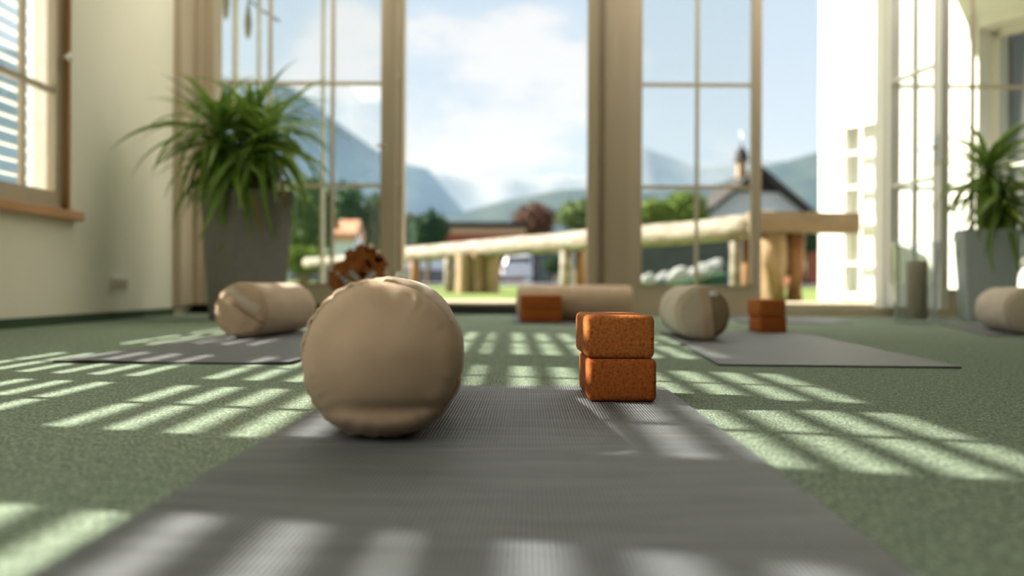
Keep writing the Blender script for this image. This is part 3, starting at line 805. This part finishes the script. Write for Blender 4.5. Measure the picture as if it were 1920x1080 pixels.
# ------------------------------------------------------------------ log rail
lr = thing('log_rail', 'long peeled log rail on stout posts across the lawn', 'fence')
A, B = Vector((2.22, 8.8, 0.745)), Vector((-1.54, 14.0, 0.635))
def along(t): return A.lerp(B, t)
pts = [along(i / 20) + Vector((0, 0, 0.012 * noise.noise(Vector((i * 0.5, 0, 0))))) for i in range(21)]
lm = MB().tube(pts, [0.112 + 0.010 * noise.noise(Vector((i * 0.6, 3, 0))) for i in range(21)], 18, True, 0.06)
tag(lm.build('rail_log', M['log'], lr), 'pale peeled log lying along the posts')
A2, B2 = Vector((-1.78, 14.3, 0.60)), Vector((-3.45, 16.6, 0.57))
MB().tube([A2.lerp(B2, i / 8) for i in range(9)], 0.085, 14, True, 0.06).build('rail_log', M['log'], lr)
def post(t, dx, r, m, name='post', lean=0.0, dy=0.0):
    p = along(t) + Vector((dx, dy, 0))
    g = gz(p.y)
    MB().tube([(p.x, p.y, g - 0.1), (p.x + lean * 0.5, p.y, (g + p.z) / 2), (p.x + lean, p.y, p.z - 0.02)], [r * 1.03, r, r * 0.97], 14, True, 0.08, t * 9).build(name, m, lr)
post(0.046, 0.0, 0.052, M['log']); post(0.040, 0.12, 0.06, M['log_orange'], dy=0.14)
post(0.429, 0.0, 0.072, M['log']); post(0.42, 0.13, 0.065, M['log_orange'], dy=0.12)
post(0.81, 0.0, 0.072, M['log']); post(0.95, 0.0, 0.07, M['log_orange'])
for px_, yy in ((607, 16.2),):
    MB().tube([(facing(px_, yy), yy, gz(yy) - 0.1), (facing(px_, yy), yy, 0.57)], 0.06, 12, True, 0.08).build('post', M['log'], lr)
# split trunk block under the rail
sx, sy = along(0.705).x, along(0.705).y
g = gz(sy)
for i, (dx, ww) in enumerate(((-0.17, 0.17), (0.0, 0.17), (0.17, 0.165))):
    mb = MB()
    rows = []
    for j in range(7):
        z = g - 0.05 + j / 6 * (along(0.705).z - 0.06 - g + 0.05)
        row = []
        for k in range(10):
            a = 2 * PI * k / 10
            row.append(Vector((sx + dx + math.cos(a) * ww * 0.66 * (1 + 0.12 * noise.noise(Vector((k, j * 0.4, i)))), sy + math.sin(a) * 0.22 * (1 + 0.12 * noise.noise(Vector((k, j * 0.4, i + 5)))), z)))
        rows.append(row)
    v = mb.quad_strip(rows, True, smooth=False); mb.bm.faces.new(v[0]); mb.bm.faces.new(v[-1])
    mb.build('trunk_block', M['log_tan'], lr)
# hewn beam with its two thick posts
mb = MB(); rows = []
for i in range(11):
    x = 2.10 + i / 10 * 0.93
    row = []
    for (dy, dz) in ((-0.14, -0.085), (-0.16, 0), (-0.14, 0.085), (0, 0.095), (0.14, 0.085), (0.16, 0), (0.14, -0.085), (0, -0.09)):
        row.append(Vector((x, 8.74 + dy + 0.015 * noise.noise(Vector((x * 5, dy * 9, dz * 9))), 0.772 + dz + 0.018 * noise.noise(Vector((x * 6, dy * 7, dz * 11 + 4))) + 0.01 * (1 - i / 10))))
    rows.append(row)
v = mb.quad_strip(rows, True, smooth=False); mb.bm.faces.new(v[0]); mb.bm.faces.new(v[-1])
tag(mb.build('hewn_beam', M['beam'], lr), 'rough brown hewn beam at the end of the rail')
MB().tube([(2.31, 8.74, 0.0), (2.31, 8.74, 0.4), (2.30, 8.74, 0.70)], [0.128, 0.122, 0.125], 14, True, 0.12, 2).build('post', M['log_tan'], lr)
MB().tube([(2.53, 8.86, 0.0), (2.53, 8.86, 0.4), (2.54, 8.86, 0.70)], [0.09, 0.085, 0.088], 14, True, 0.12, 6).build('post', M['log_orange'], lr)

# pale stones heaped on the grass
M['stone'] = mat('pale_stone_boulder', (0.26, 0.26, 0.245), 0.9, (0.36, 0.36, 0.34), 6, bump=0.5, bump_dist=0.02)
stones = [(1212, 14.9, .15, .38, 'flat pale stone lying lowest at the door stile end of the heap'), (1243, 15.5, .16, .42, 'pale stone second from the low end of the heap'),
          (1272, 14.9, .17, .48, 'pale stone in the middle of the heap behind the door muntin'), (1298, 15.6, .17, .50, 'stubby pale stone just past the door muntin'),
          (1319, 14.9, .18, .55, 'pale tilted stone second from the high end of the heap'), (1340, 15.5, .17, .62, 'highest pale stone next to the white post')]
for i, (px_, yy, r, zt, lab) in enumerate(stones):
    g = gz(yy)
    mb = MB(); mb.ball((0, 0, 0), 1.0, 3, (r * 1.12, r * 0.75, r * 0.58), 0.35, i * 3.1)
    o = mb.build('boulder', M['stone'], None, (facing(px_, yy), yy, max(g + r * 0.5, zt - r * 0.55)), (0, -0.45, 0.2 * i))
    tag(o, lab, 'stone', 'pale stones heaped on the lawn')
hp = MB()
hp.quad_strip([[Vector((facing(1195 + i * 16, 15.2), 15.2 + dy, gz(15) - 0.05 + s * (0.05 + 0.032 * i))) for i in range(11)] for dy, s in ((-0.5, 0), (-0.25, 0.8), (0, 1), (0.3, 0.8), (0.6, 0))])
struct('ground_bank', hp, M['t_dark'], 'low dark bank under the pale stones')

# ------------------------------------------------------------------ white wing of the house
C0 = Vector((2.98, 9.6, 0)); C1 = Vector((4.35, 6.78, 0))
dw = (C1 - C0); LW = dw.length
wg = thing('house_wing', 'bright white rendered house wing outside the right door', 'building', C0, math.atan2(dw.y, dw.x))
OPS = [(0.30, 0.80, 0.10, 1.76), (1.82, 2.62, 0.30, 2.30)]
mb = MB(); x = 0.0
for a, b, z0, z1 in OPS:
    mb.box(x, a, 0, 0.32, -0.1, 5.5)
    mb.box(a, b, 0, 0.32, -0.1, z0); mb.box(a, b, 0, 0.32, z1, 5.5)
    x = b
mb.box(x, LW, 0, 0.32, -0.1, 5.5)
mb.box(0, 0.3, 0.32, 4.0, -0.1, 5.5)
mb.build('wall', M['render_white'], wg)
MB().box(0.28, 0.82, 0.10, 0.13, 0.1, 1.78).build('pane_backing', M['render_white'], wg)  # white sheet added close behind the glass to brighten its panes
MB().box(0.3, LW, 1.6, 1.7, -0.1, 3.2).build('inner_wall', M['room_dark'], wg)
MB().box(0.3, LW, 0.32, 1.6, 2.6, 2.7).build('inner_ceiling', M['room_dark'], wg)
for (a, b, z0, z1), bars in zip(OPS, ([0.43, 0.82, 1.14, 1.46], [1.2])):
    f = MB(); yy0, yy1 = (-0.02, 0.05) if a < 1 else (0.14, 0.20)
    f.box(a, a + 0.06, yy0, yy1, z0, z1); f.box(b - 0.06, b, yy0, yy1, z0, z1)
    f.box(a, b, yy0, yy1, z1 - 0.06, z1); f.box(a, b, yy0, yy1, z0, z0 + 0.06)
    fo = f.build('window_frame', M['frame_white'], wg)
    for i, h in enumerate(bars):
        hh = 0.035 if (i == 1 and a < 1) else 0.016
        MB().box(a + 0.06, b - 0.06, yy0 + 0.005, yy1 - 0.01, h - hh, h + hh).build('muntin', M['frame_white'], fo)
    mx = (a + b) / 2
    MB().box(mx - 0.012, mx + 0.012, yy0 + 0.01, yy1 - 0.015, z0 + 0.06, z1 - 0.06).build('muntin', M['frame_white'], fo)
    hs = [z0 + 0.06] + bars + [z1 - 0.06]
    for h0, h1 in zip(hs[:-1], hs[1:]):
        MB().box(a + 0.06, b - 0.06, yy0 + 0.03, yy0 + 0.034, h0, h1).build('pane', M['glass'], fo)
# tilted open sash of the second wing window
a, b, z0, z1 = OPS[1]
sa = leaf(wg, 'open_sash', 0.72, 0.0, 1.85, [0.36], [0.9], stile=0.06, rail=0.06, m=M['frame_white'])
sa.location = (a + 0.08, 0.26, z0 + 0.08); sa.rotation_euler = (math.radians(-9), 0, math.radians(14))
MB().box(1.72, 2.72, -0.03, 0.0, 0.20, 0.30).box(1.72, 1.82, -0.03, 0.0, 0.3, 2.4).box(2.62, 2.72, -0.03, 0.0, 0.3, 2.4).box(1.72, 2.72, -0.03, 0.0, 2.30, 2.40).build('window_surround', M['frame_white'], wg)

# ------------------------------------------------------------------ wind ornament hung outside the fixed window
wo = thing('hanging_ornament', 'grey drop shaped pendants hanging outside the fixed window', 'ornament', (-2.12, 7.55, 2.2))
MB().tube([(-0.08, 0, 0.80), (-0.08, 0, 0.35)], 0.005, 8).tube([(0.09, 0, 0.80), (0.09, 0, 0.17)], 0.005, 8).tube([(-0.25, 0, 0.80), (0.3, 0, 0.80)], 0.012, 8).build('cord', M['roof_dark'], wo)
for dx, zt, ln in ((-0.08, 0.357, 0.34), (0.09, 0.175, 0.30)):
    mb = MB(); mb.lathe([(0.0, 0.0), (0.010, -0.02), (0.022, -ln * 0.35), (0.030, -ln * 0.6), (0.020, -ln * 0.88), (0.0, -ln)], 16)
    mb.build('pendant', M['roof_grey'], wo, (dx, 0, zt))
MB().tube([(0.1, 0, 0.18), (0.2, 0, 0.10), (0.33, 0, 0.02)], 0.008, 8).build('hook_arm', M['roof_dark'], wo)

# ------------------------------------------------------------------ yoga mats
def yoga_mat(label, x, y, rz, m, L=1.83, W=0.612, wave=0.0, seed=0, curl=0.0, group=None):
    """(x, y) is the middle of the near short edge; the mat runs away from it"""
    t = thing('yoga_mat', label, 'yoga mat', (x, y, 0), rz, 'yoga mats laid out on the carpet')
    nx, ny = 14, 40
    def zt(u, v):
        z = 0.005 + wave * max(0.0, noise.noise(Vector((u * 2.2 + seed, v * 3.0, seed))))
        if curl:
            z += curl * max(0, 1 - (1 - u) * 3) ** 2
        return z
    top, bot = [], []
    for j in range(ny + 1):
        v = j / ny
        r1, r2 = [], []
        for i in range(nx + 1):
            u = i / nx
            r = 0.0
            p = Vector(((u - 0.5) * W, v * L, zt(u, v)))
            r1.append(p); r2.append(p - Vector((0, 0, 0.0048)))
        top.append(r1); bot.append(r2)
    a = MB(); a.quad_strip(top); a.build('top_face', m, t)
    e = MB(); e.quad_strip(bot)
    loop_t = [top[0][i] for i in range(nx + 1)] + [top[j][nx] for j in range(1, ny + 1)] + [top[ny][i] for i in range(nx - 1, -1, -1)] + [top[j][0] for j in range(ny - 1, 0, -1)]
    loop_b = [p - Vector((0, 0, 0.0048)) for p in loop_t]
    e.quad_strip([loop_b, [p - Vector((0, 0, 0.0001)) for p in loop_t]], closed=True)
    tag(e.build('underside', M['mat_edge'], t), 'black rubber underside and rim')
    return t
yoga_mat('dark woven grey yoga mat in front under the largest bolster', -0.030, 0.15, math.radians(-0.9), M['mat'])
yoga_mat('grey yoga mat by the tall plant side with a wavy dark rim', -0.875, 2.53, math.radians(-1.6), M['mat_grey'], wave=0.006, seed=4.2)
yoga_mat('pale grey yoga mat under the strapped bolster on the right', 0.842, 2.535, math.radians(-3.9), M['mat_grey'], L=1.80, wave=0.002, seed=1.2)
yoga_mat('small strip of grey yoga mat under the crosswise bolster', 0.315, 5.30, 0.0, M['mat_grey'], L=1.5, wave=0.0, seed=2)
yoga_mat('grey yoga mat behind the far cork bricks', 1.62, 5.60, math.radians(-8), M['mat_grey'], L=1.2, seed=3)
yoga_mat('grey yoga mat in front of the right planter', 2.33, 4.14, math.radians(-16), M['mat_grey'], L=1.5, seed=6)

# ------------------------------------------------------------------ bolsters
def smooth(a, b, x):
    t = min(1, max(0, (x - a) / (b - a)))
    return t * t * (3 - 2 * t)
def bolster(label, loc, rz, m=None, L=0.62, R=0.1055, seed=0.0, strap=None, zipper=None, sag=0.0, bulge=0.022, group='round beige bolsters'):
    """axis along +Y from the front end at y=0; resting on z=0"""
    m = m or M['bolster']
    t = thing('bolster', label, 'bolster', loc, rz, group)
    n = 128
    zc = R * 0.985
    def section(th, r, y):
        # slack cover: flattened where it rests, slightly wider low down
        x, z = math.cos(th) * r, math.sin(th) * r
        low = smooth(0.2, -1.0, math.sin(th))
        x *= 1.0 + 0.035 * low * r / R
        if z < -0.90 * R:
            z = -0.90 * R + (z + 0.90 * R) * 0.55
        return x, z
    def pucker(th):
        return 1.5 * noise.noise(Vector((math.cos(th) * 9 + seed, math.sin(th) * 9, seed))) + 1.0 * noise.noise(Vector((math.cos(th) * 21 + seed, math.sin(th) * 21, seed + 3)))
    zmin = section(-PI / 2, R, 0)[1]
    def body_row(y, d):
        row = []
        for j in range(n):
            th = 2 * PI * j / n
            e = math.exp(-d / 0.030)
            r = R * (1 - 0.055 * math.exp(-d / 0.012)) + 0.0035 * pucker(th) * e
            r += 0.0025 * noise.noise(Vector((math.cos(th) * 2, math.sin(th) * 2, y * 7 + seed)))
            x, z = section(th, r, y)
            row.append(Vector((x, y + 0.003 * pucker(th) * math.exp(-d / 0.006), max(z, zmin))))
        return row
    ds = [0, 0.003, 0.007, 0.012, 0.02, 0.03, 0.045, 0.07, 0.11, 0.16, 0.22]
    ys_ = ds + [L / 2] + [L - d for d in ds[::-1]]
    b = MB()
    b.quad_strip([body_row(y, min(y, L - y)) for y in ys_], closed=True)
    b.build('cover', m, t, (0, 0, -zmin))
    def pan_y(x, z):
        rr = math.sqrt(x * x + z * z) / R
        y = -bulge * max(0.0, 1 - rr ** 2.1) - 0.004 * math.exp(-((rr - 0.8) / 0.12) ** 2)
        if sag:
            y -= sag * math.exp(-((z + 0.74 * R) / (0.10 * R)) ** 2) * smooth(1.0, 0.7, abs(x) / R)
            y += sag * 0.8 * math.exp(-((z + 0.55 * R + 0.02 * noise.noise(Vector((x * 30, 0, seed))) * R) / (0.05 * R)) ** 2) * smooth(-0.9, 0.3, x / R)
        y -= 0.0022 * noise.noise(Vector((x * 22 + seed, z * 22, seed)))
        y -= 0.0018 * noise.noise(Vector((x * 9 + seed, z * 60, seed + 2))) * smooth(-0.1, -0.8, z / R)
        return y
    for end, (s, y0) in (('front', (1, 0.0)), ('back', (-1, L))):
        rows = []
        for k in range(19):
            q = k / 18
            row = []
            for j in range(n):
                th = 2 * PI * j / n
                rim = math.exp(-(1 - q) * R / 0.012)
                r = R * 0.945 * q + 0.0035 * pucker(th) * rim
                x, z = section(th, r, 0)
                y = pan_y(x, z) + 0.006 * (1 if q > 0.99 else 0) + 0.0035 * pucker(th) * math.exp(-(1 - q) * R / 0.016)
                row.append(Vector((x, y0 + s * y + s * 0.003 * (q == 1), max(z, zmin))))
            rows.append(row)
        p = MB(); p.quad_strip(rows[1:], closed=True)
        cv = p.bm.verts.new((0, y0 + s * pan_y(0, 0), 0))
        p.bm.verts.ensure_lookup_table()
        for j in range(n):
            f = p.bm.faces.new((cv, p.bm.verts[j], p.bm.verts[(j + 1) % n])); f.smooth = True
        bmesh.ops.remove_doubles(p.bm, verts=p.bm.verts, dist=1e-6)
        p.build('end_panel', m, t, (0, 0, -zmin))
    # welt round each end
    for s, y0 in ((1, 0.002), (-1, L - 0.002)):
        ring = []
        for j in range(n):
            th = 2 * PI * j / n
            r = R * 0.942 + 0.0035 * pucker(th)
            x, z = section(th, r, 0)
            ring.append(Vector((x, y0 - s * 0.001, max(z, zmin) + 0.0)))
        w = MB(); rows = []
        for k in range(6):
            a = 2 * PI * k / 6
            row = []
            for v in ring:
                c = Vector((v.x, 0, v.z)).normalized()
                row.append(v + c * 0.0016 * math.cos(a) + Vector((0, 0.0016 * math.sin(a), 0)))
            rows.append(row)
        rows.append(rows[0])
        w.quad_strip(rows, closed=True)
        w.build('piping', m, t, (0, 0, -zmin))
    def band(ang, off, width, thick, s0, s1, mm, name, lift=0.003, lab=None):
        ca, sa_ = math.cos(ang), math.sin(ang)
        rows_o, rows_i = [], []
        for i in range(25):
            s = (s0 + (s1 - s0) * i / 24) * R
            ro, ri = [], []
            for wv in (-0.5, -0.25, 0, 0.25, 0.5):
                o = off * R + wv * width
                x = ca * s - sa_ * o; z = sa_ * s + ca * o
                k = math.sqrt(x * x + z * z) / (R * 0.93)
                if k > 1: x /= k; z /= k
                y = pan_y(x, z) - lift - (0.004 * math.sin(PI * i / 24))
                ro.append(Vector((x, y - thick, z))); ri.append(Vector((x, y + 0.002, z)))
            rows_o.append(ro); rows_i.append(ri)
        w = MB(); w.quad_strip(rows_o); w.quad_strip(rows_i)
        lo = [r[0] for r in rows_o] + [rows_o[-1][k] for k in range(1, 5)] + [r[-1] for r in rows_o[::-1]][1:] + [rows_o[0][k] for k in range(3, 0, -1)]
        li = [r[0] for r in rows_i] + [rows_i[-1][k] for k in range(1, 5)] + [r[-1] for r in rows_i[::-1]][1:] + [rows_i[0][k] for k in range(3, 0, -1)]
        w.quad_strip([lo, li], closed=True)
        tag(w.build(name, mm, t, (0, 0, -zmin)), lab)
    if strap:
        for sp in strap:
            band(*sp)
    if zipper is not None:
        band(zipper[0], zipper[1], 0.006, 0.0015, -0.92, 0.92, M['strap'], 'zip', 0.001, 'dark zip line across the end')
    return t
MT = 0.0052
bolster('largest beige bolster with puckered round end on the front mat', (-0.1690, 1.285, MT), math.radians(4.0), R=0.1080, L=0.63, seed=1.7, sag=0.007, bulge=0.058)
bolster('beige bolster lying below the tall grey planter', (-1.005, 3.66, MT + 0.001), math.radians(-5), L=0.62, seed=4.4, zipper=(math.radians(-35), 0.12), bulge=0.03,
        strap=[(math.radians(-35), 0.42, 0.030, 0.003, -0.9, 0.6, M['bolster_pale'], 'carry_strap', 0.004, 'folded fabric carry strap')])
bolster('beige bolster with upright fabric strap on its round end on the right mat', (0.715, 3.70, MT), math.radians(-3), M['bolster_pale'], L=0.62, seed=9.1, bulge=0.026,
        strap=[(math.radians(97), -0.14, 0.034, 0.004, -0.92, 0.92, M['bolster'], 'carry_strap', 0.004, 'upright fabric carry strap'),
               (math.radians(97), -0.58, 0.088, 0.002, -0.88, 0.88, M['strap'], 'side_panel', 0.001, 'dark brown fabric half of the round end'),
               (math.radians(0), 0.72, 0.022, 0.002, 0.18, 0.52, M['tag'], 'care_tag', 0.006, 'small white care tag')])
bolster('beige bolster lying crosswise behind a pair of cork bricks', (0.675, 5.67, MT), math.radians(90), L=0.63, seed=12.3)
bolster('pale bolster cut off by the frame beside the right planter', (2.265, 4.32, MT), math.radians(-14), M['bolster_pale'], L=0.60, seed=15.8, bulge=0.04)

# ------------------------------------------------------------------ cork bricks
def brick(label, x, y, z, rz, m, w=0.119, d=0.225, h=0.0748, group=None):
    o = MB().box(-w / 2, w / 2, 0, d, 0, h).bevel(0.009, 3).build('yoga_block', m, None, (x, y, z), (0, 0, rz))
    for p in o.data.polygons: p.use_smooth = True
    return tag(o, label, 'yoga block', group)
G = 'cork yoga blocks stacked in pairs'
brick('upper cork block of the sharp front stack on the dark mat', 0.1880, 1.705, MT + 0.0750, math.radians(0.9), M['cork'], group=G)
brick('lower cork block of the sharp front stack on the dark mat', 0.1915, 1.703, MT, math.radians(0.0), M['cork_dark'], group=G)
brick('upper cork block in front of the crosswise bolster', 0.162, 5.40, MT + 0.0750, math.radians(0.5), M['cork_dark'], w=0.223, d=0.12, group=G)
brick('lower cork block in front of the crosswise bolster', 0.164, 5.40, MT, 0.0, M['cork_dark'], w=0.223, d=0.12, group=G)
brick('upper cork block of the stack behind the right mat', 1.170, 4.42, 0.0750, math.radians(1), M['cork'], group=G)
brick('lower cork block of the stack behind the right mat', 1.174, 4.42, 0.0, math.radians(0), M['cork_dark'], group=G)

# ------------------------------------------------------------------ planters and plants
def planter(label, x, y, rz, top, bot, h, m):
    t = thing('planter', label, 'planter', (x, y, 0), rz)
    mb = MB(); bm = mb.bm
    def ring(s, z): return [bm.verts.new((sx * s / 2, sy * s / 2, z)) for sx, sy in ((-1, -1), (1, -1), (1, 1), (-1, 1))]
    r = [ring(bot - 0.02, 0), ring(bot, 0.01), ring(top, h - 0.012), ring(top, h), ring(top - 0.03, h), ring(top - 0.035, h - 0.06)]
    bm.faces.new(r[0])
    for a, b in zip(r[:-1], r[1:]):
        for i in range(4):
            bm.faces.new((a[i], a[(i + 1) % 4], b[(i + 1) % 4], b[i]))
    es = [e for e in bm.edges if abs(e.verts[0].co.z - e.verts[1].co.z) > 0.2]
    bmesh.ops.bevel(bm, geom=es, offset=0.008, segments=2, profile=0.5, affect='EDGES')
    mb.build('pot_wall', m, t)
    s = MB(); k = top / 2 - 0.016
    rows = [[Vector((-k + 2 * k * i / 8, -k + 2 * k * j / 8, h - 0.045 + 0.012 * noise.noise(Vector((i, j, 0.3))))) for i in range(9)] for j in range(9)]
    s.quad_strip(rows); s.build('soil', M['soil'], t)
    return t
planter('tall grey square planter turned edge on at the corner', -1.565, 5.82, math.radians(45), 0.395, 0.318, 0.752, M['pot'])
planter('shorter bluish grey square planter at the right edge', 3.02, 6.28, math.radians(-14), 0.34, 0.27, 0.575, M['pot_blue'])

def leaf_mesh(L, W, droop, m, nseg=9, power=1.4):
    """narrow strap leaf: starts along +Y at the origin and bends down"""
    mb = MB(); rows = []
    p = Vector((0, 0, 0)); ang = 0.0
    for i in range(nseg + 1):
        s = i / nseg
        w = W * 0.5 * (min(1, 0.45 + s * 2.2)) * (1 - s ** 2.2) + 0.0008
        ang = -droop * s ** power
        if i:
            p = p + Vector((0, math.cos(ang), math.sin(ang))) * (L / nseg)
        up = Vector((0, -math.sin(ang), math.cos(ang)))
        rows.append([p + Vector((-w, 0, 0)) + up * w * 0.45, p, p + Vector((w, 0, 0)) + up * w * 0.45])
    mb.quad_strip(rows)
    return mb.mesh('leaf', m)

def plant(label, loc, rosettes, scale, seed, droopy=1.0):
    t = thing('potted_plant', label, 'plant', loc)
    rr = random.Random(seed)
    lib = []
    for k in range(16):
        mm = M['leaf'][(0, 1, 0, 2)[k % 4]]
        lib.append(leaf_mesh(rr.uniform(0.42, 0.60) * scale, rr.uniform(0.040, 0.060) * scale, rr.uniform(0.3, 1.7) * droopy, mm, power=1.15))
    dry = leaf_mesh(0.5 * scale, 0.032 * scale, 1.2, M['leaf_dry'])
    for (sx, sy, h, n, el0, el1, lean) in rosettes:
        top = Vector((sx + lean[0], sy + lean[1], h))
        MB().tube([(sx * 0.5, sy * 0.5, -0.03), (sx * 0.8, sy * 0.8, h * 0.5), top, top + Vector((0, 0, 0.02))], [0.022, 0.02, 0.017, 0.012], 8).build('stem', M['stem'], t)
        for i in range(n):
            q = i / n
            az = i * 2.39996 + rr.uniform(-0.25, 0.25)
            el = el1 + (el0 - el1) * q ** 0.9 + rr.uniform(-0.15, 0.15)
            zz = h - 0.10 * (1 - q)
            me = lib[rr.randrange(16)] if not (q < 0.12 and i % 5 == 2) else dry
            o = link('leaf', me, t, (top.x, top.y, zz))
            o.rotation_euler = (Matrix.Rotation(az, 3, 'Z') @ Matrix.Rotation(el, 3, 'X') @ Matrix.Rotation(rr.uniform(-0.4, 0.4), 3, 'Y')).to_euler()
            k = rr.uniform(0.8, 1.1) * (0.75 if q > 0.9 else 1.0)
            o.scale = (k, k, k)
    return t
plant('big bushy dracaena with long arching leaves in the tall planter', (-1.565, 5.82, 0.71),
      [(-0.07, -0.06, 0.40, 78, 1.35, -0.9, (-0.06, -0.06)), (0.08, -0.07, 0.36, 74, 1.25, -0.9, (0.05, -0.05)), (0.02, 0.07, 0.48, 60, 1.4, -0.5, (0.0, 0.04)), (-0.02, -0.10, 0.24, 60, 0.8, -1.0, (-0.01, -0.05))], 1.0, 21)
plant('smaller dracaena with narrow leaves in the bluish planter', (3.02, 6.28, 0.535),
      [(0.0, 0.0, 0.46, 66, 1.45, -0.8, (0.0, -0.02)), (0.05, -0.02, 0.26, 52, 0.9, -1.0, (0.03, -0.04))], 0.92, 33, 0.95)

# ------------------------------------------------------------------ rusty tree sculpture and white candle
ts = thing('tree_sculpture', 'rusty steel cut out tree standing behind the largest bolster', 'sculpture', (-0.775, 5.05, 0))
MB().box(-0.09, 0.09, -0.05, 0.05, 0, 0.006).build('base_plate', M['rust'], ts)
def plate(mb, pts, th=0.005):
    """extrude a closed outline (x, z) to a thin plate"""
    a = [mb.bm.verts.new((x, -th / 2, z)) for x, z in pts]; b = [mb.bm.verts.new((x, th / 2, z)) for x, z in pts]
    mb.bm.faces.new(a); mb.bm.faces.new(b[::-1])
    for i in range(len(pts)):
        j = (i + 1) % len(pts)
        mb.bm.faces.new((a[i], b[i], b[j], a[j]))
def limb(mb, pts, ws):
    L_, R_ = [], []
    for i, p in enumerate(pts):
        p = Vector(p); d = Vector(pts[min(i + 1, len(pts) - 1)]) - Vector(pts[max(i - 1, 0)]); d.normalize()
        nrm = Vector((-d.y, d.x)) * ws[i]
        L_.append(tuple(p + nrm)); R_.append(tuple(p - nrm))
    for i in range(len(pts) - 1):
        plate(mb, [L_[i], L_[i + 1], R_[i + 1], R_[i]])
tr = MB()
limb(tr, [(0.0, 0.0), (0.005, 0.08), (0.0, 0.17), (0.01, 0.24), (0.02, 0.33)], [0.030, 0.018, 0.018, 0.017, 0.02])
limb(tr, [(0.0, 0.17), (-0.035, 0.225), (-0.08, 0.26), (-0.13, 0.275)], [0.016, 0.015, 0.013, 0.01])
limb(tr, [(-0.01, 0.13), (-0.07, 0.16), (-0.13, 0.205), (-0.15, 0.24)], [0.014, 0.016, 0.022, 0.018])
limb(tr, [(0.005, 0.18), (0.05, 0.225), (0.10, 0.25), (0.14, 0.255)], [0.014, 0.012, 0.012, 0.01])
limb(tr, [(0.0, 0.14), (0.06, 0.17), (0.11, 0.19), (0.15, 0.20)], [0.010, 0.011, 0.014, 0.014])
limb(tr, [(0.01, 0.25), (0.05, 0.30), (0.09, 0.32)], [0.014, 0.02, 0.02])
limb(tr, [(0.0, 0.25), (-0.03, 0.30), (-0.06, 0.33)], [0.014, 0.02, 0.02])
tr.build('trunk', M['rust'], ts)
rr = random.Random(5)
blobs = [(-0.13, 0.215, .036), (-0.10, 0.19, .032), (-0.145, 0.255, .022), (-0.115, 0.29, .03), (-0.075, 0.305, .036), (-0.03, 0.325, .042), (0.015, 0.345, .046), (0.06, 0.335, .04),
         (0.095, 0.31, .04), (0.10, 0.275, .032), (-0.05, 0.36, .032), (0.0, 0.385, .03), (0.05, 0.372, .03), (0.03, 0.30, .034), (0.09, 0.345, .025), (0.125, 0.205, .03), (0.155, 0.195, .022), (0.11, 0.235, .024)]
for i, (x, z, r) in enumerate(blobs):
    lf = MB(); pts = []
    for j in range(22):
        a = 2 * PI * j / 22
        k = r * (1 + 0.16 * math.sin(a * 6 + i) + 0.1 * rr.uniform(-1, 1))
        pts.append((x + math.cos(a) * k, z + math.sin(a) * k))
    plate(lf, pts, 0.004 + 0.0012 * (i % 3))
    lf.build('leaf_cluster', M['rust'], ts)
for x, z in ((-0.115, 0.262), (0.088, 0.217), (0.05, 0.398), (0.128, 0.262)):  # shiny balls stand in for blurred highlights on the tree
    tag(MB().ball((x, -0.012, z), 0.014, 3).build('highlight_ball', M['ball'], ts), 'small shiny ball added in place of a blurred highlight')
cw = thing('pillar_candle', 'white pillar candle beside the rusty tree', 'candle', (-0.558, 5.05, 0))
MB().lathe([(0.0, 0.0), (0.036, 0.0), (0.037, 0.003), (0.037, 0.268), (0.033, 0.272), (0.020, 0.268), (0.0, 0.266)], 32).build('wax', M['candle_white'], cw)
MB().tube([(0, 0, 0.26), (0.001, 0, 0.272), (0.003, 0, 0.281)], 0.0012, 6).build('wick', M['wick'], cw)

# ------------------------------------------------------------------ glass hurricane with taupe candle
gv = thing('glass_hurricane', 'tall clear glass hurricane vase by the swung open door leaf', 'vase', (2.365, 5.78, 0))
MB().lathe([(0.0, 0.0), (0.112, 0.0), (0.116, 0.006), (0.117, 0.03), (0.121, 0.20), (0.136, 0.455), (0.139, 0.47), (0.134, 0.472), (0.130, 0.455), (0.115, 0.20), (0.110, 0.035), (0.09, 0.024), (0.0, 0.022)], 48).build('glass_wall', M['vase_glass'], gv)
ct = thing('pillar_candle', 'tall taupe pillar candle inside the glass hurricane', 'candle', (2.372, 5.78, 0.0235))
MB().lathe([(0.0, 0.0), (0.058, 0.0), (0.059, 0.004), (0.059, 0.335), (0.055, 0.340), (0.03, 0.334), (0.0, 0.332)], 36).build('wax', M['candle_taupe'], ct)
MB().tube([(0, 0, 0.325), (0.001, 0, 0.34), (0.004, 0, 0.352)], 0.0014, 6).build('wick', M['wick'], ct)
